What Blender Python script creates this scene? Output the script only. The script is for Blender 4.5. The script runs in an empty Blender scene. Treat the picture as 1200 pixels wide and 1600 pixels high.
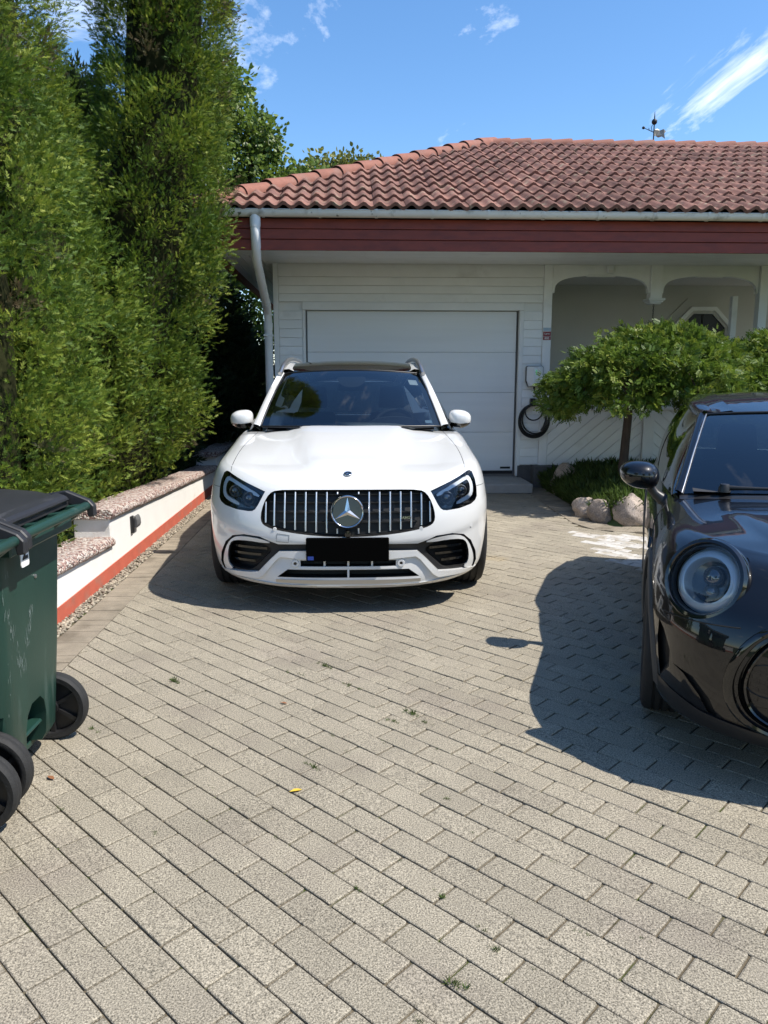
import bpy, bmesh, math, random
import numpy as np
from mathutils import Vector, Matrix, noise as mnoise
from mathutils.bvhtree import BVHTree
from mathutils.geometry import delaunay_2d_cdt

R = math.radians
scene = bpy.context.scene
col = scene.collection

# ------------------------------------------------------------------ camera
cam_d = bpy.data.cameras.new('camera')
cam = bpy.data.objects.new('camera', cam_d)
col.objects.link(cam)
cam_d.sensor_fit = 'HORIZONTAL'
cam_d.sensor_width = 36.0
cam_d.lens = 36.0
cam_d.clip_start = 0.05
cam_d.clip_end = 3000
cam.location = (0, 0, 1.485)
cam.rotation_euler = (R(90 - 9.93), 0, R(-2.5))
scene.camera = cam

# ------------------------------------------------------------------ sky, sun, exposure
TO_SUN = Vector((0.641, -0.218, 1.0)).normalized()
SUN_EL = math.asin(TO_SUN.z)
SUN_AZ = math.atan2(TO_SUN.x, TO_SUN.y)
world = bpy.data.worlds.new('World')
scene.world = world
world.use_nodes = True
wt = world.node_tree
wt.nodes.clear()
def wn(t, **k):
    n = wt.nodes.new(t)
    for a, b in k.items():
        setattr(n, a, b)
    return n
wo = wn('ShaderNodeOutputWorld')
wb = wn('ShaderNodeBackground')
wb.inputs['Strength'].default_value = 0.15
sky = wn('ShaderNodeTexSky', sky_type='NISHITA')
sky.sun_disc = False
sky.sun_elevation = SUN_EL
sky.sun_rotation = SUN_AZ
sky.altitude = 100
sky.air_density = 1.0
sky.dust_density = 0.3
sky.ozone_density = 3.0
# clouds: wisps on a high layer, the view direction is projected on a plane overhead
tc = wn('ShaderNodeTexCoord')
sep = wn('ShaderNodeSeparateXYZ')
wt.links.new(tc.outputs['Generated'], sep.inputs[0])
mz = wn('ShaderNodeMath', operation='MAXIMUM'); mz.inputs[1].default_value = 0.04
wt.links.new(sep.outputs['Z'], mz.inputs[0])
dx = wn('ShaderNodeMath', operation='DIVIDE'); dy = wn('ShaderNodeMath', operation='DIVIDE')
wt.links.new(sep.outputs['X'], dx.inputs[0]); wt.links.new(mz.outputs[0], dx.inputs[1])
wt.links.new(sep.outputs['Y'], dy.inputs[0]); wt.links.new(mz.outputs[0], dy.inputs[1])
cmb = wn('ShaderNodeCombineXYZ')
wt.links.new(dx.outputs[0], cmb.inputs[0]); wt.links.new(dy.outputs[0], cmb.inputs[1])
mp = wn('ShaderNodeMapping')
mp.inputs['Location'].default_value = (2.86, 0.46, 0)
mp.inputs['Rotation'].default_value = (0, 0, R(-25))
mp.inputs['Scale'].default_value = (1.1, 0.55, 1)
wt.links.new(cmb.outputs[0], mp.inputs[0])
n1 = wn('ShaderNodeTexNoise'); n1.inputs['Scale'].default_value = 1.15; n1.inputs['Detail'].default_value = 9; n1.inputs['Roughness'].default_value = 0.62; n1.inputs['Distortion'].default_value = 0.6
wt.links.new(mp.outputs[0], n1.inputs['Vector'])
cr = wn('ShaderNodeValToRGB')
cr.color_ramp.elements[0].position = 0.58; cr.color_ramp.elements[0].color = (0, 0, 0, 1)
cr.color_ramp.elements[1].position = 0.78; cr.color_ramp.elements[1].color = (1, 1, 1, 1)
wt.links.new(n1.outputs['Fac'], cr.inputs[0])
mix = wn('ShaderNodeMix', data_type='RGBA')
hs = wn('ShaderNodeHueSaturation'); hs.inputs['Saturation'].default_value = 1.18; hs.inputs['Value'].default_value = 1.0
wt.links.new(sky.outputs[0], hs.inputs['Color'])
wt.links.new(cr.outputs[0], mix.inputs['Factor'])
wt.links.new(hs.outputs[0], mix.inputs['A'])
mix.inputs['B'].default_value = (8.6, 8.8, 9.2, 1)
wt.links.new(mix.outputs['Result'], wb.inputs['Color'])
wt.links.new(wb.outputs[0], wo.inputs[0])

sun_d = bpy.data.lights.new('sun', 'SUN')
sun_d.energy = 5.0
sun_d.angle = R(0.53)
sun_d.color = (1.0, 0.945, 0.86)
sun = bpy.data.objects.new('sun', sun_d)
col.objects.link(sun)
sun.rotation_euler = (-TO_SUN).to_track_quat('-Z', 'Y').to_euler()
sun.location = TO_SUN * 40

scene.view_settings.view_transform = 'Standard'
scene.view_settings.look = 'None'
scene.view_settings.exposure = 0.58
scene.view_settings.gamma = 1.0
scene.view_settings.use_curve_mapping = False
scene.render.engine = 'CYCLES'
scene.cycles.max_bounces = 8
scene.cycles.transparent_max_bounces = 16

# ------------------------------------------------------------------ materials
MATS = {}
def mat(name, color=(0.5, 0.5, 0.5), rough=0.6, metal=0.0, coat=0.0, var=0.0, vscale=8.0, bump=0.0, bscale=60.0,
        spec=0.5, second=None, s2=(0.45, 0.6), s2scale=3.0, objrand=0.0, attr=None, transl=0.0, fine=0.0, fscale=300.0, third=None, s3=(0.6,0.7), s3scale=20.0, stretch=None, glob=False, ramp=None):
    """procedural Principled material: base colour x noise, an optional second colour in patches, fine speckle, bump"""
    m = bpy.data.materials.new(name); MATS[name] = m
    m.use_nodes = True
    nt = m.node_tree; nd = nt.nodes; lk = nt.links
    b = nd['Principled BSDF']
    b.inputs['Roughness'].default_value = rough
    b.inputs['Metallic'].default_value = metal
    b.inputs['Coat Weight'].default_value = coat
    b.inputs['Coat Roughness'].default_value = 0.03
    b.inputs['Specular IOR Level'].default_value = spec
    rgb = nd.new('ShaderNodeRGB'); rgb.outputs[0].default_value = (*color, 1)
    cur = rgb.outputs[0]
    tcn = nd.new('ShaderNodeTexCoord')
    vec = tcn.outputs['Object']
    if glob: vec = nd.new('ShaderNodeNewGeometry').outputs['Position']
    if stretch:
        mpn = nd.new('ShaderNodeMapping'); mpn.inputs['Scale'].default_value = stretch
        lk.new(vec, mpn.inputs[0]); vec = mpn.outputs[0]
    if objrand:
        oi = nd.new('ShaderNodeObjectInfo')
    if objrand and not glob:
        va = nd.new('ShaderNodeVectorMath'); va.operation = 'MULTIPLY_ADD'
        lk.new(oi.outputs['Random'], va.inputs[0]); va.inputs[1].default_value = (37.0, 91.0, 53.0); lk.new(vec, va.inputs[2])
        vec = va.outputs[0]
    def noise(scale, detail=4.0, rg=0.55):
        n = nd.new('ShaderNodeTexNoise'); n.inputs['Scale'].default_value = scale
        n.inputs['Detail'].default_value = detail; n.inputs['Roughness'].default_value = rg
        lk.new(vec, n.inputs['Vector']); return n.outputs['Fac']
    def rng(src, a, b_, lo, hi):
        r = nd.new('ShaderNodeMapRange'); r.inputs[1].default_value = a; r.inputs[2].default_value = b_
        r.inputs[3].default_value = lo; r.inputs[4].default_value = hi
        lk.new(src, r.inputs[0]); return r.outputs[0]
    def mixc(fac, a, b_, mode='MIX'):
        x = nd.new('ShaderNodeMix'); x.data_type = 'RGBA'; x.blend_type = mode
        if hasattr(fac, 'links'): lk.new(fac, x.inputs['Factor'])
        else: x.inputs['Factor'].default_value = fac
        for s, k in ((a, 'A'), (b_, 'B')):
            if hasattr(s, 'links'): lk.new(s, x.inputs[k])
            else: x.inputs[k].default_value = (*s, 1)
        return x.outputs['Result']
    def mulval(src, facsock):
        x = nd.new('ShaderNodeVectorMath'); x.operation = 'SCALE'
        lk.new(src, x.inputs[0]); lk.new(facsock, x.inputs['Scale']); return x.outputs[0]
    if second is not None:
        cur = mixc(rng(noise(s2scale, 6), s2[0], s2[1], 0, 1), cur, second)
    if third is not None:
        cur = mixc(rng(noise(s3scale, 5), s3[0], s3[1], 0, 1), cur, third)
    if var: cur = mulval(cur, rng(noise(vscale, 5), 0.25, 0.75, 1 - var, 1 + var))
    if fine: cur = mulval(cur, rng(noise(fscale, 2, 0.7), 0.3, 0.7, 1 - fine, 1 + fine))
    if objrand:
        cur = mulval(cur, rng(oi.outputs['Random'], 0, 1, 1 - objrand, 1 + objrand))
    if attr:
        an = nd.new('ShaderNodeAttribute'); an.attribute_name = attr
        if ramp:
            rpn = nd.new('ShaderNodeValToRGB'); hv = nd.new('ShaderNodeMath'); hv.operation = 'MULTIPLY'; hv.inputs[1].default_value = 0.5
            lk.new(an.outputs['Fac'], hv.inputs[0]); lk.new(hv.outputs[0], rpn.inputs[0])
            while len(rpn.color_ramp.elements) < len(ramp): rpn.color_ramp.elements.new(0.5)
            for e_, (p_, c_) in zip(rpn.color_ramp.elements, ramp): e_.position = p_; e_.color = (*c_, 1)
            cur = rpn.outputs[0]
        else: cur = mulval(cur, an.outputs['Fac'])
    lk.new(cur, b.inputs['Base Color'])
    if bump:
        bp = nd.new('ShaderNodeBump'); bp.inputs['Strength'].default_value = bump; bp.inputs['Distance'].default_value = 0.01
        lk.new(noise(bscale, 4, 0.6), bp.inputs['Height']); lk.new(bp.outputs[0], b.inputs['Normal'])
    if transl:
        tr = nd.new('ShaderNodeBsdfTranslucent'); lk.new(cur, tr.inputs['Color'])
        mx = nd.new('ShaderNodeMixShader'); mx.inputs[0].default_value = transl
        lk.new(b.outputs[0], mx.inputs[1]); lk.new(tr.outputs[0], mx.inputs[2])
        lk.new(mx.outputs[0], nd['Material Output'].inputs['Surface'])
    return m

def glass(name, tint=(0.6, 0.7, 0.68), rough=0.0, ior=1.5, gain=2.0):
    """thin car glass: Fresnel reflection over a tinted clear pane"""
    m = bpy.data.materials.new(name); MATS[name] = m
    m.use_nodes = True
    nt = m.node_tree; nd = nt.nodes; lk = nt.links
    nd.remove(nd['Principled BSDF'])
    g = nd.new('ShaderNodeBsdfGlossy'); g.inputs['Roughness'].default_value = rough
    t = nd.new('ShaderNodeBsdfTransparent'); t.inputs['Color'].default_value = (*tint, 1)
    fr = nd.new('ShaderNodeFresnel'); fr.inputs['IOR'].default_value = ior
    mr = nd.new('ShaderNodeMath'); mr.operation = 'MULTIPLY_ADD'; mr.inputs[1].default_value = gain; mr.inputs[2].default_value = 0.02
    mr.use_clamp = True
    lk.new(fr.outputs[0], mr.inputs[0])
    mx = nd.new('ShaderNodeMixShader')
    lk.new(mr.outputs[0], mx.inputs[0]); lk.new(t.outputs[0], mx.inputs[1]); lk.new(g.outputs[0], mx.inputs[2])
    lk.new(mx.outputs[0], nd['Material Output'].inputs['Surface'])
    return m

mat('paver', (0.280, 0.248, 0.190), 0.93, var=0.10, vscale=3.0, fine=0.75, fscale=200, bump=0.6, bscale=230, objrand=0.07, second=(0.245, 0.213, 0.168), s2=(0.52, 0.68), s2scale=1.7, spec=0.2, third=(0.33,0.265,0.165), s3=(0.62,0.75), s3scale=0.9, glob=True)
mat('paver_mass', (0.280, 0.248, 0.190), 0.93, var=0.10, vscale=3.0, fine=0.6, fscale=180, bump=0.6, bscale=230, attr='tone', second=(0.245, 0.213, 0.168), s2=(0.52, 0.68), s2scale=1.7, spec=0.2, third=(0.33,0.265,0.165), s3=(0.60,0.73), s3scale=0.9, glob=True)
mat('paver_white', (0.46, 0.44, 0.41), 0.8, var=0.15, vscale=20, fine=0.1, fscale=400, bump=0.3, bscale=300, objrand=0.10, second=(0.33, 0.29, 0.23), s2=(0.48, 0.62), s2scale=9)
mat('paver_border', (0.25, 0.215, 0.165), 0.93, var=0.16, vscale=9, fine=0.35, fscale=420, bump=0.5, bscale=420, attr='tone', second=(0.17, 0.145, 0.11), s2=(0.5, 0.65), s2scale=4.0, spec=0.2)
mat('joint', (0.135, 0.112, 0.078), 0.97, var=0.4, vscale=30, bump=0.8, bscale=200, second=(0.065, 0.078, 0.024), s2=(0.53, 0.60), s2scale=3.2, spec=0.1)
mat('soil', (0.07, 0.075, 0.035), 0.97, var=0.35, vscale=6, bump=0.8, bscale=30, second=(0.05, 0.085, 0.025), s2=(0.45, 0.55), s2scale=0.8, spec=0.1)
mat('white_paint', (0.83, 0.83, 0.815), 0.5, var=0.05, vscale=3, bump=0.06, bscale=90, second=(0.68, 0.675, 0.65), s2=(0.60, 0.78), s2scale=2.5, objrand=0.03)
mat('white_metal', (0.80, 0.81, 0.81), 0.42, var=0.04, vscale=2, bump=0.12, bscale=50, stretch=(.25, 1, 4))
mat('gutter_paint', (0.70, 0.69, 0.65), 0.45, var=0.08, vscale=4, second=(0.27, 0.26, 0.22), s2=(0.58, 0.76), s2scale=6.0, third=(0.12,0.115,0.10), s3=(0.66,0.74), s3scale=14)
mat('porch_plaster', (0.55, 0.535, 0.50), 0.85, var=0.05, vscale=2, bump=0.15, bscale=160)
mat('red_paint', (0.225, 0.036, 0.014), 0.55, var=0.18, vscale=5, bump=0.1, bscale=80, second=(0.17, 0.028, 0.014), s2=(0.5, 0.7), s2scale=3.0, third=(0.45, 0.38, 0.35), s3=(0.745, 0.76), s3scale=30, stretch=(1,1,3))
mat('roof_tile', (0.205, 0.102, 0.078), 0.85, var=0.25, vscale=9, fine=0.2, fscale=160, bump=0.25, bscale=180, objrand=0.25, second=(0.165, 0.085, 0.068), s2=(0.45, 0.60), s2scale=5, third=(0.25, 0.19, 0.135), s3=(0.56, 0.70), s3scale=11, spec=0.3)
mat('ridge_tile', (0.245, 0.105, 0.075), 0.8, var=0.16, vscale=8, fine=0.12, fscale=160, bump=0.2, bscale=160, objrand=0.10, second=(0.21, 0.11, 0.085), s2=(0.5, 0.64), s2scale=4, spec=0.3)
mat('underlay', (0.05, 0.035, 0.03), 0.9)
mat('dark_gap', (0.012, 0.012, 0.012), 0.8)
mat('grey_gap', (0.25, 0.25, 0.25), 0.8)
mat('plinth_grey', (0.10, 0.10, 0.10), 0.85, var=0.2, vscale=14, bump=0.3, bscale=120)
mat('concrete', (0.33, 0.32, 0.30), 0.9, var=0.12, vscale=6, fine=0.1, bump=0.3, bscale=140)
mat('render_white', (0.74, 0.725, 0.69), 0.9, var=0.04, vscale=5, bump=0.35, bscale=140, second=(0.55, 0.50, 0.42), s2=(0.60, 0.80), s2scale=2.2)
mat('red_plinth', (0.44, 0.095, 0.055), 0.85, var=0.12, vscale=10, bump=0.3, bscale=140, second=(0.34, 0.13, 0.09), s2=(0.55, 0.7), s2scale=6)
mat('pebble', (0.31, 0.27, 0.205), 0.8, var=0.2, vscale=30, attr='tone')
mat('black_plastic', (0.012, 0.012, 0.013), 0.45, var=0.1)
mat('cable_black', (0.010, 0.010, 0.011), 0.5)
mat('iron', (0.03, 0.03, 0.032), 0.5, metal=0.6, var=0.2, vscale=30)
mat('vane_sheet', (0.30, 0.29, 0.25), 0.55, metal=0.3, var=0.2, vscale=30)
mat('window_dark', (0.006, 0.005, 0.006), 0.25, spec=0.25)
mat('sign_red', (0.24, 0.012, 0.02), 0.4); mat('sign_blue', (0.35, 0.45, 0.55), 0.4); mat('sign_white', (0.75, 0.74, 0.72), 0.4)
mat('led_green', (0.05, 0.5, 0.2), 0.4)
b_ = MATS['led_green'].node_tree.nodes['Principled BSDF']; b_.inputs['Emission Color'].default_value = (0.05, 0.8, 0.25, 1); b_.inputs['Emission Strength'].default_value = 0.35

# granite-chip washed concrete of the wall coping
m = mat('granite_chip', (0.40, 0.31, 0.27), 0.9, bump=0.9, bscale=90, fine=0.12)
nt = m.node_tree
vo = nt.nodes.new('ShaderNodeTexVoronoi'); vo.inputs['Scale'].default_value = 62
tcn = nt.nodes.new('ShaderNodeTexCoord'); nt.links.new(tcn.outputs['Object'], vo.inputs['Vector'])
rp = nt.nodes.new('ShaderNodeValToRGB'); rp.color_ramp.interpolation = 'CONSTANT'
rp.color_ramp.elements[0].color = (0.16, 0.095, 0.085, 1); rp.color_ramp.elements[1].position = 0.22; rp.color_ramp.elements[1].color = (0.40, 0.30, 0.25, 1)
for p_, c_ in ((0.45, (0.52, 0.45, 0.39, 1)), (0.62, (0.33, 0.20, 0.17, 1)), (0.8, (0.55, 0.50, 0.45, 1))):
    e_ = rp.color_ramp.elements.new(p_); e_.color = c_
sp_ = nt.nodes.new('ShaderNodeSeparateColor'); nt.links.new(vo.outputs['Color'], sp_.inputs[0])
nt.links.new(sp_.outputs[0], rp.inputs[0]); nt.links.new(rp.outputs[0], nt.nodes['Principled BSDF'].inputs['Base Color'])
bp_ = [n for n in nt.nodes if n.type == 'BUMP'][0]
nt.links.new(vo.outputs['Distance'], bp_.inputs['Height']); bp_.invert = True; bp_.inputs['Distance'].default_value = 0.02

# ------------------------------------------------------------------ mesh helpers
class MB:
    """collects shapes; build() links them as ONE mesh object"""
    def __init__(s): s.v = []; s.f = []; s.mi = []
    def add(s, vs, fs, mi=0):
        o = len(s.v); s.v += [tuple(v) for v in vs]; s.f += [[i + o for i in f] for f in fs]; s.mi += [mi] * len(fs); return s
    def box(s, lo, hi, mi=0):
        x0, y0, z0 = lo; x1, y1, z1 = hi
        return s.add([(x0,y0,z0),(x1,y0,z0),(x1,y1,z0),(x0,y1,z0),(x0,y0,z1),(x1,y0,z1),(x1,y1,z1),(x0,y1,z1)],
              [(0,3,2,1),(4,5,6,7),(0,1,5,4),(1,2,6,5),(2,3,7,6),(3,0,4,7)], mi)
    def hexa(s, p, mi=0):
        return s.add(p, [(0,3,2,1),(4,5,6,7),(0,1,5,4),(1,2,6,5),(2,3,7,6),(3,0,4,7)], mi)
    def prism(s, poly, fn, mi=0, caps=(True, True)):
        """poly: 2-D outline; fn(u, v, k) -> 3-D for k = 0, 1"""
        n = len(poly)
        vs = [fn(u, v, 0) for u, v in poly] + [fn(u, v, 1) for u, v in poly]
        fs = [[i, (i+1) % n, n + (i+1) % n, n + i] for i in range(n)]
        if caps[0]: fs.append(list(range(n))[::-1])
        if caps[1]: fs.append(list(range(n, 2*n)))
        return s.add(vs, fs, mi)
    def tube(s, pts, r, n=8, mi=0, closed=False, caps=True):
        pts = [Vector(p) for p in pts]; k = len(pts)
        rs = r if isinstance(r, (list, tuple)) else [r] * k
        vs = []; up = None
        for i, p in enumerate(pts):
            if closed: t = pts[(i+1) % k] - pts[i-1]
            else: t = pts[min(i+1, k-1)] - pts[max(i-1, 0)]
            if t.length < 1e-9: t = Vector((0,0,1))
            t.normalize()
            if up is None:
                up = Vector((0,0,1)) if abs(t.z) < 0.9 else Vector((1,0,0))
            a = up - t * up.dot(t)
            if a.length < 1e-6: a = t.orthogonal()
            a.normalize(); b = t.cross(a); up = a
            for j in range(n):
                q = 2*math.pi*j/n
                vs.append(p + (a*math.cos(q) + b*math.sin(q))*rs[i])
        fs = []
        for i in range(k if closed else k-1):
            i2 = (i+1) % k
            for j in range(n): fs.append([i*n+j, i*n+(j+1)%n, i2*n+(j+1)%n, i2*n+j])
        if caps and not closed:
            fs.append(list(range(n))[::-1]); fs.append([(k-1)*n+j for j in range(n)])
        return s.add(vs, fs, mi)
    def lathe(s, prof, n=24, M=None, mi=0, arc=None):
        """prof: (radius, height) pairs turned round local z; M places it"""
        M = M or Matrix()
        vs = []; k = len(prof)
        for r, h_ in prof:
            for j in range(n):
                q = 2*math.pi*j/n
                vs.append(M @ Vector((r*math.cos(q), r*math.sin(q), h_)))
        fs = [[i*n+j, i*n+(j+1)%n, (i+1)*n+(j+1)%n, (i+1)*n+j] for i in range(k-1) for j in range(n)]
        return s.add(vs, fs, mi)
    def grid(s, rows, mi=0, flip=False):
        m_ = len(rows[0]); vs = [p for r in rows for p in r]; fs = []
        for i in range(len(rows)-1):
            for j in range(m_-1):
                q = [i*m_+j, i*m_+j+1, (i+1)*m_+j+1, (i+1)*m_+j]
                fs.append(q[::-1] if flip else q)
        return s.add(vs, fs, mi)
    def mesh(s, name, smooth=None, bevel=0, seg=1, merge=0, solid=0):
        me = bpy.data.meshes.new(name)
        me.from_pydata(s.v, [], s.f)
        if any(s.mi): me.polygons.foreach_set('material_index', s.mi)
        bm = bmesh.new(); bm.from_mesh(me)
        if merge: bmesh.ops.remove_doubles(bm, verts=bm.verts, dist=merge)
        if solid:
            bmesh.ops.recalc_face_normals(bm, faces=bm.faces)
            bmesh.ops.solidify(bm, geom=list(bm.faces), thickness=solid)
        bmesh.ops.recalc_face_normals(bm, faces=bm.faces)
        if bevel:
            es = [e for e in bm.edges if len(e.link_faces) == 2 and e.calc_face_angle(0) > 0.5]
            bmesh.ops.bevel(bm, geom=es, offset=bevel, segments=seg, profile=0.7, affect='EDGES', clamp_overlap=True)
        bm.to_mesh(me); bm.free()
        if smooth is not None:
            me.shade_smooth()
            me.set_sharp_from_angle(angle=R(smooth))
        return me

def link(name, me, parent=None, mats=None, loc=(0,0,0), rot=(0,0,0), world_coords=False):
    o = bpy.data.objects.new(name, me)
    col.objects.link(o)
    o.location = loc; o.rotation_euler = rot
    if parent is not None:
        o.parent = parent
        if world_coords:
            p = parent; off = Vector()
            while p is not None: off += p.location; p = p.parent
            o.location = Vector(loc) - off
    if mats and me is not None and len(me.materials) == 0:
        for m_ in (mats if isinstance(mats, (list, tuple)) else [mats]): me.materials.append(MATS[m_])
    return o
def part(name, mb, mats, parent=None, wc=True, **k):
    return link(name, mb.mesh(name, **k), parent, mats, world_coords=wc)
def tag(o, label=None, cat=None, group=None, kind=None):
    if label: o['label'] = label
    if cat: o['category'] = cat
    if group: o['group'] = group
    if kind: o['kind'] = kind
    return o
def thing(name, label, cat, loc=(0,0,0), rz=0.0, group=None):
    o = bpy.data.objects.new(name, None); col.objects.link(o)
    o.location = loc; o.rotation_euler = (0, 0, rz); o.empty_display_size = 0.2
    return tag(o, label, cat, group)
def interp(xs, ys, x):
    return float(np.interp(x, xs, ys))
def smooth_interp(xs, ys):
    """monotone-ish cubic (Catmull-Rom) through the points"""
    xs = np.array(xs, float); ys = np.array(ys, float)
    m_ = np.gradient(ys, xs)
    d = np.diff(ys)/np.diff(xs)
    for i in range(1, len(xs)-1):
        m_[i] = 0 if d[i-1]*d[i] <= 0 else 2*d[i-1]*d[i]/(d[i-1]+d[i])
    def f(x):
        x = np.clip(x, xs[0], xs[-1]); i = np.clip(np.searchsorted(xs, x) - 1, 0, len(xs)-2)
        h_ = xs[i+1]-xs[i]; t = (x-xs[i])/h_
        return (2*t**3-3*t**2+1)*ys[i] + (t**3-2*t**2+t)*h_*m_[i] + (-2*t**3+3*t**2)*ys[i+1] + (t**3-t**2)*h_*m_[i+1]
    return f
def clip_poly(poly, nx, ny, c):
    """keep nx*x + ny*y <= c"""
    out = []
    for i in range(len(poly)):
        a = poly[i]; b = poly[(i+1) % len(poly)]
        da = nx*a[0]+ny*a[1]-c; db = nx*b[0]+ny*b[1]-c
        if da <= 0: out.append(a)
        if da*db < 0:
            t = da/(da-db); out.append((a[0]+(b[0]-a[0])*t, a[1]+(b[1]-a[1])*t))
    return out
def poly_area(p):
    return abs(sum(p[i][0]*p[(i+1)%len(p)][1]-p[(i+1)%len(p)][0]*p[i][1] for i in range(len(p))))/2
def in_poly(x, y, P):
    c = False
    for i in range(len(P)):
        x1, y1 = P[i]; x2, y2 = P[i-1]
        if (y1 > y) != (y2 > y) and x < (x2-x1)*(y-y1)/(y2-y1)+x1: c = not c
    return c

# ================================================================== GROUND AND DRIVEWAY
rnd = random.Random(7)
g = MB(); N_ = 24
g.grid([[(-300 + 600*i/N_, -300 + 600*j/N_, -0.05) for i in range(N_+1)] for j in range(N_+1)], flip=True)
ground = tag(part('ground', g, 'soil'), kind='structure')

d = MB(); d.grid([[(-1.82 + 10.8*i/10, -3.0 + 13.6*j/10, -0.0075) for i in range(11)] for j in range(11)], flip=True)
driveway = tag(part('driveway', d, 'joint'), kind='structure')

PA = R(-46); PL, PW = 0.2085, 0.1045
pu = Vector((math.cos(PA), math.sin(PA))); pv = Vector((-math.sin(PA), math.cos(PA)))
P0 = Vector((0.444, 1.744))
BED = [(2.34, 10.4), (2.30, 8.6), (2.29, 7.75), (2.40, 7.36), (2.75, 7.20), (7.4, 7.0), (7.4, 10.4)]
WHITE = [(2.10, 7.32), (2.40, 7.22), (2.9, 7.1), (3.2, 6.2), (2.55, 5.3), (2.02, 5.50), (2.14, 5.95), (2.14, 6.3)]

def paver_geo(poly, z=0.0, bev=0.0026, tilt=(0, 0), depth=0.03):
    """one paving block: chamfered top, sides going down"""
    n = len(poly); cx = sum(p[0] for p in poly)/n; cy = sum(p[1] for p in poly)/n
    vs = []
    for k, (ins, dz) in enumerate(((bev*1.5, 0.0), (0.0, -bev*0.8), (0.0, -depth))):
        for x, y in poly:
            l = math.hypot(x-cx, y-cy); f = 1 - ins*1.3/max(l, 1e-3)
            px_, py_ = cx+(x-cx)*f, cy+(y-cy)*f
            vs.append((px_, py_, z + dz + tilt[0]*(px_-cx) + tilt[1]*(py_-cy)))
    fs = [list(range(n))]
    for k in range(2):
        fs += [[k*n+(i+1)%n, k*n+i, (k+1)*n+i, (k+1)*n+(i+1)%n] for i in range(n)]
    return vs, fs

GA, GB = 0.0033, 0.0023
cams = Vector((0, 0, 1.485))
fw2 = Vector((math.sin(R(2.5)), math.cos(R(2.5))))
full = []; cut = []; whites = []
for rI in range(-34, 110):
    for cI in range(-40, 45):
        a = cI*PL + (0.5*PL if rI % 2 == 0 else 0.0)
        b = rI*PW
        cx, cy = P0 + pu*(a + PL/2) + pv*(b + PW/2)
        if cy < -1.2 or cy > 10.5 or cx > 7.2 or cx < -1.7: continue
        if in_poly(cx, cy, BED): continue
        j = [rnd.uniform(-.0012, .0012) for _ in range(4)]
        q = [(a+GA+j[0], b+GB+j[1]), (a+PL-GA+j[2], b+GB+j[1]), (a+PL-GA+j[2], b+PW-GB+j[3]), (a+GA+j[0], b+PW-GB+j[3])]
        poly = [tuple(P0 + pu*s + pv*t) for s, t in q]
        cl = clip_poly(poly, -1, 0, 1.490)
        if len(cl) < 3 or poly_area(cl) < 0.002: continue
        isc = min(p[0] for p in poly) < -1.490
        dep = (Vector((cx, cy)).dot(fw2)); lat = cx*math.cos(R(2.5)) - cy*math.sin(R(2.5))
        vis = dep > 0.9 and abs(lat/(dep*0.985+0.256)) < 0.52 and dep > 1.30
        if in_poly(cx, cy, WHITE) and rnd.random() < 0.68 and not isc: whites.append((cx, cy))
        elif isc: cut.append((cl, dep, vis))
        else: full.append((cx, cy, poly, dep if vis else 99))
full.sort(key=lambda t: t[3])
variants = []
for k in range(6):
    bx = [(-PL/2+GA, -PW/2+GB), (PL/2-GA, -PW/2+GB), (PL/2-GA, PW/2-GB), (-PL/2+GA, PW/2-GB)]
    # worn, slightly uneven corners
    pts = []
    for i in range(4):
        a = Vector(bx[i]); p_ = Vector(bx[i-1]); n_ = Vector(bx[(i+1) % 4])
        w1, w2 = rnd.uniform(.002, .006), rnd.uniform(.002, .006)
        pts.append(tuple(a + (p_-a).normalized()*w1)); pts.append(tuple(a + (n_-a).normalized()*w2))
    mb = MB(); mb.add(*paver_geo(pts)); me = mb.mesh('paver'); me.materials.append(MATS['paver']); variants.append(me)
wvariant = variants[0].copy(); wvariant.materials.clear(); wvariant.materials.append(MATS['paver_white'])
NPV = 300
for cx, cy, poly, dep in full[:NPV]:
    o = link('paver', rnd.choice(variants), driveway)
    o.location = (cx, cy, rnd.uniform(-.0022, .0018))
    o.rotation_euler = (rnd.gauss(0, .006), rnd.gauss(0, .005), PA + rnd.gauss(0, .004) + rnd.choice((0, math.pi)))
for cx, cy in whites:
    o = link('paver', wvariant, driveway)
    o.location = (cx, cy, rnd.uniform(-.001, .0015)); o.rotation_euler = (0, 0, PA)
    o['label'] = 'paving block painted white'
mb = MB(); tones = []
def addp(poly, z=0.0, t=None, m_=None):
    vs, fs = paver_geo(poly, z + rnd.uniform(-.002, .002), .0026, (rnd.gauss(0, .006), rnd.gauss(0, .006)))
    (m_ or mb).add(vs, fs); return (t or rnd.uniform(.93, 1.07), len(vs))
for cx, cy, poly, dep in full[NPV:]: tones.append(addp(poly))
for cl, dep, vis in cut: tones.append(addp(cl))
def tone_attr(me, tones):
    at = me.attributes.new('tone', 'FLOAT', 'POINT')
    at.data.foreach_set('value', np.repeat([t[0] for t in tones], [t[1] for t in tones]).astype(np.float32))
me = bpy.data.meshes.new('paver_field'); me.from_pydata(mb.v, [], mb.f); tone_attr(me, tones)
tag(link('paver_field', me, driveway, 'paver_mass'), kind='stuff')
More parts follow.
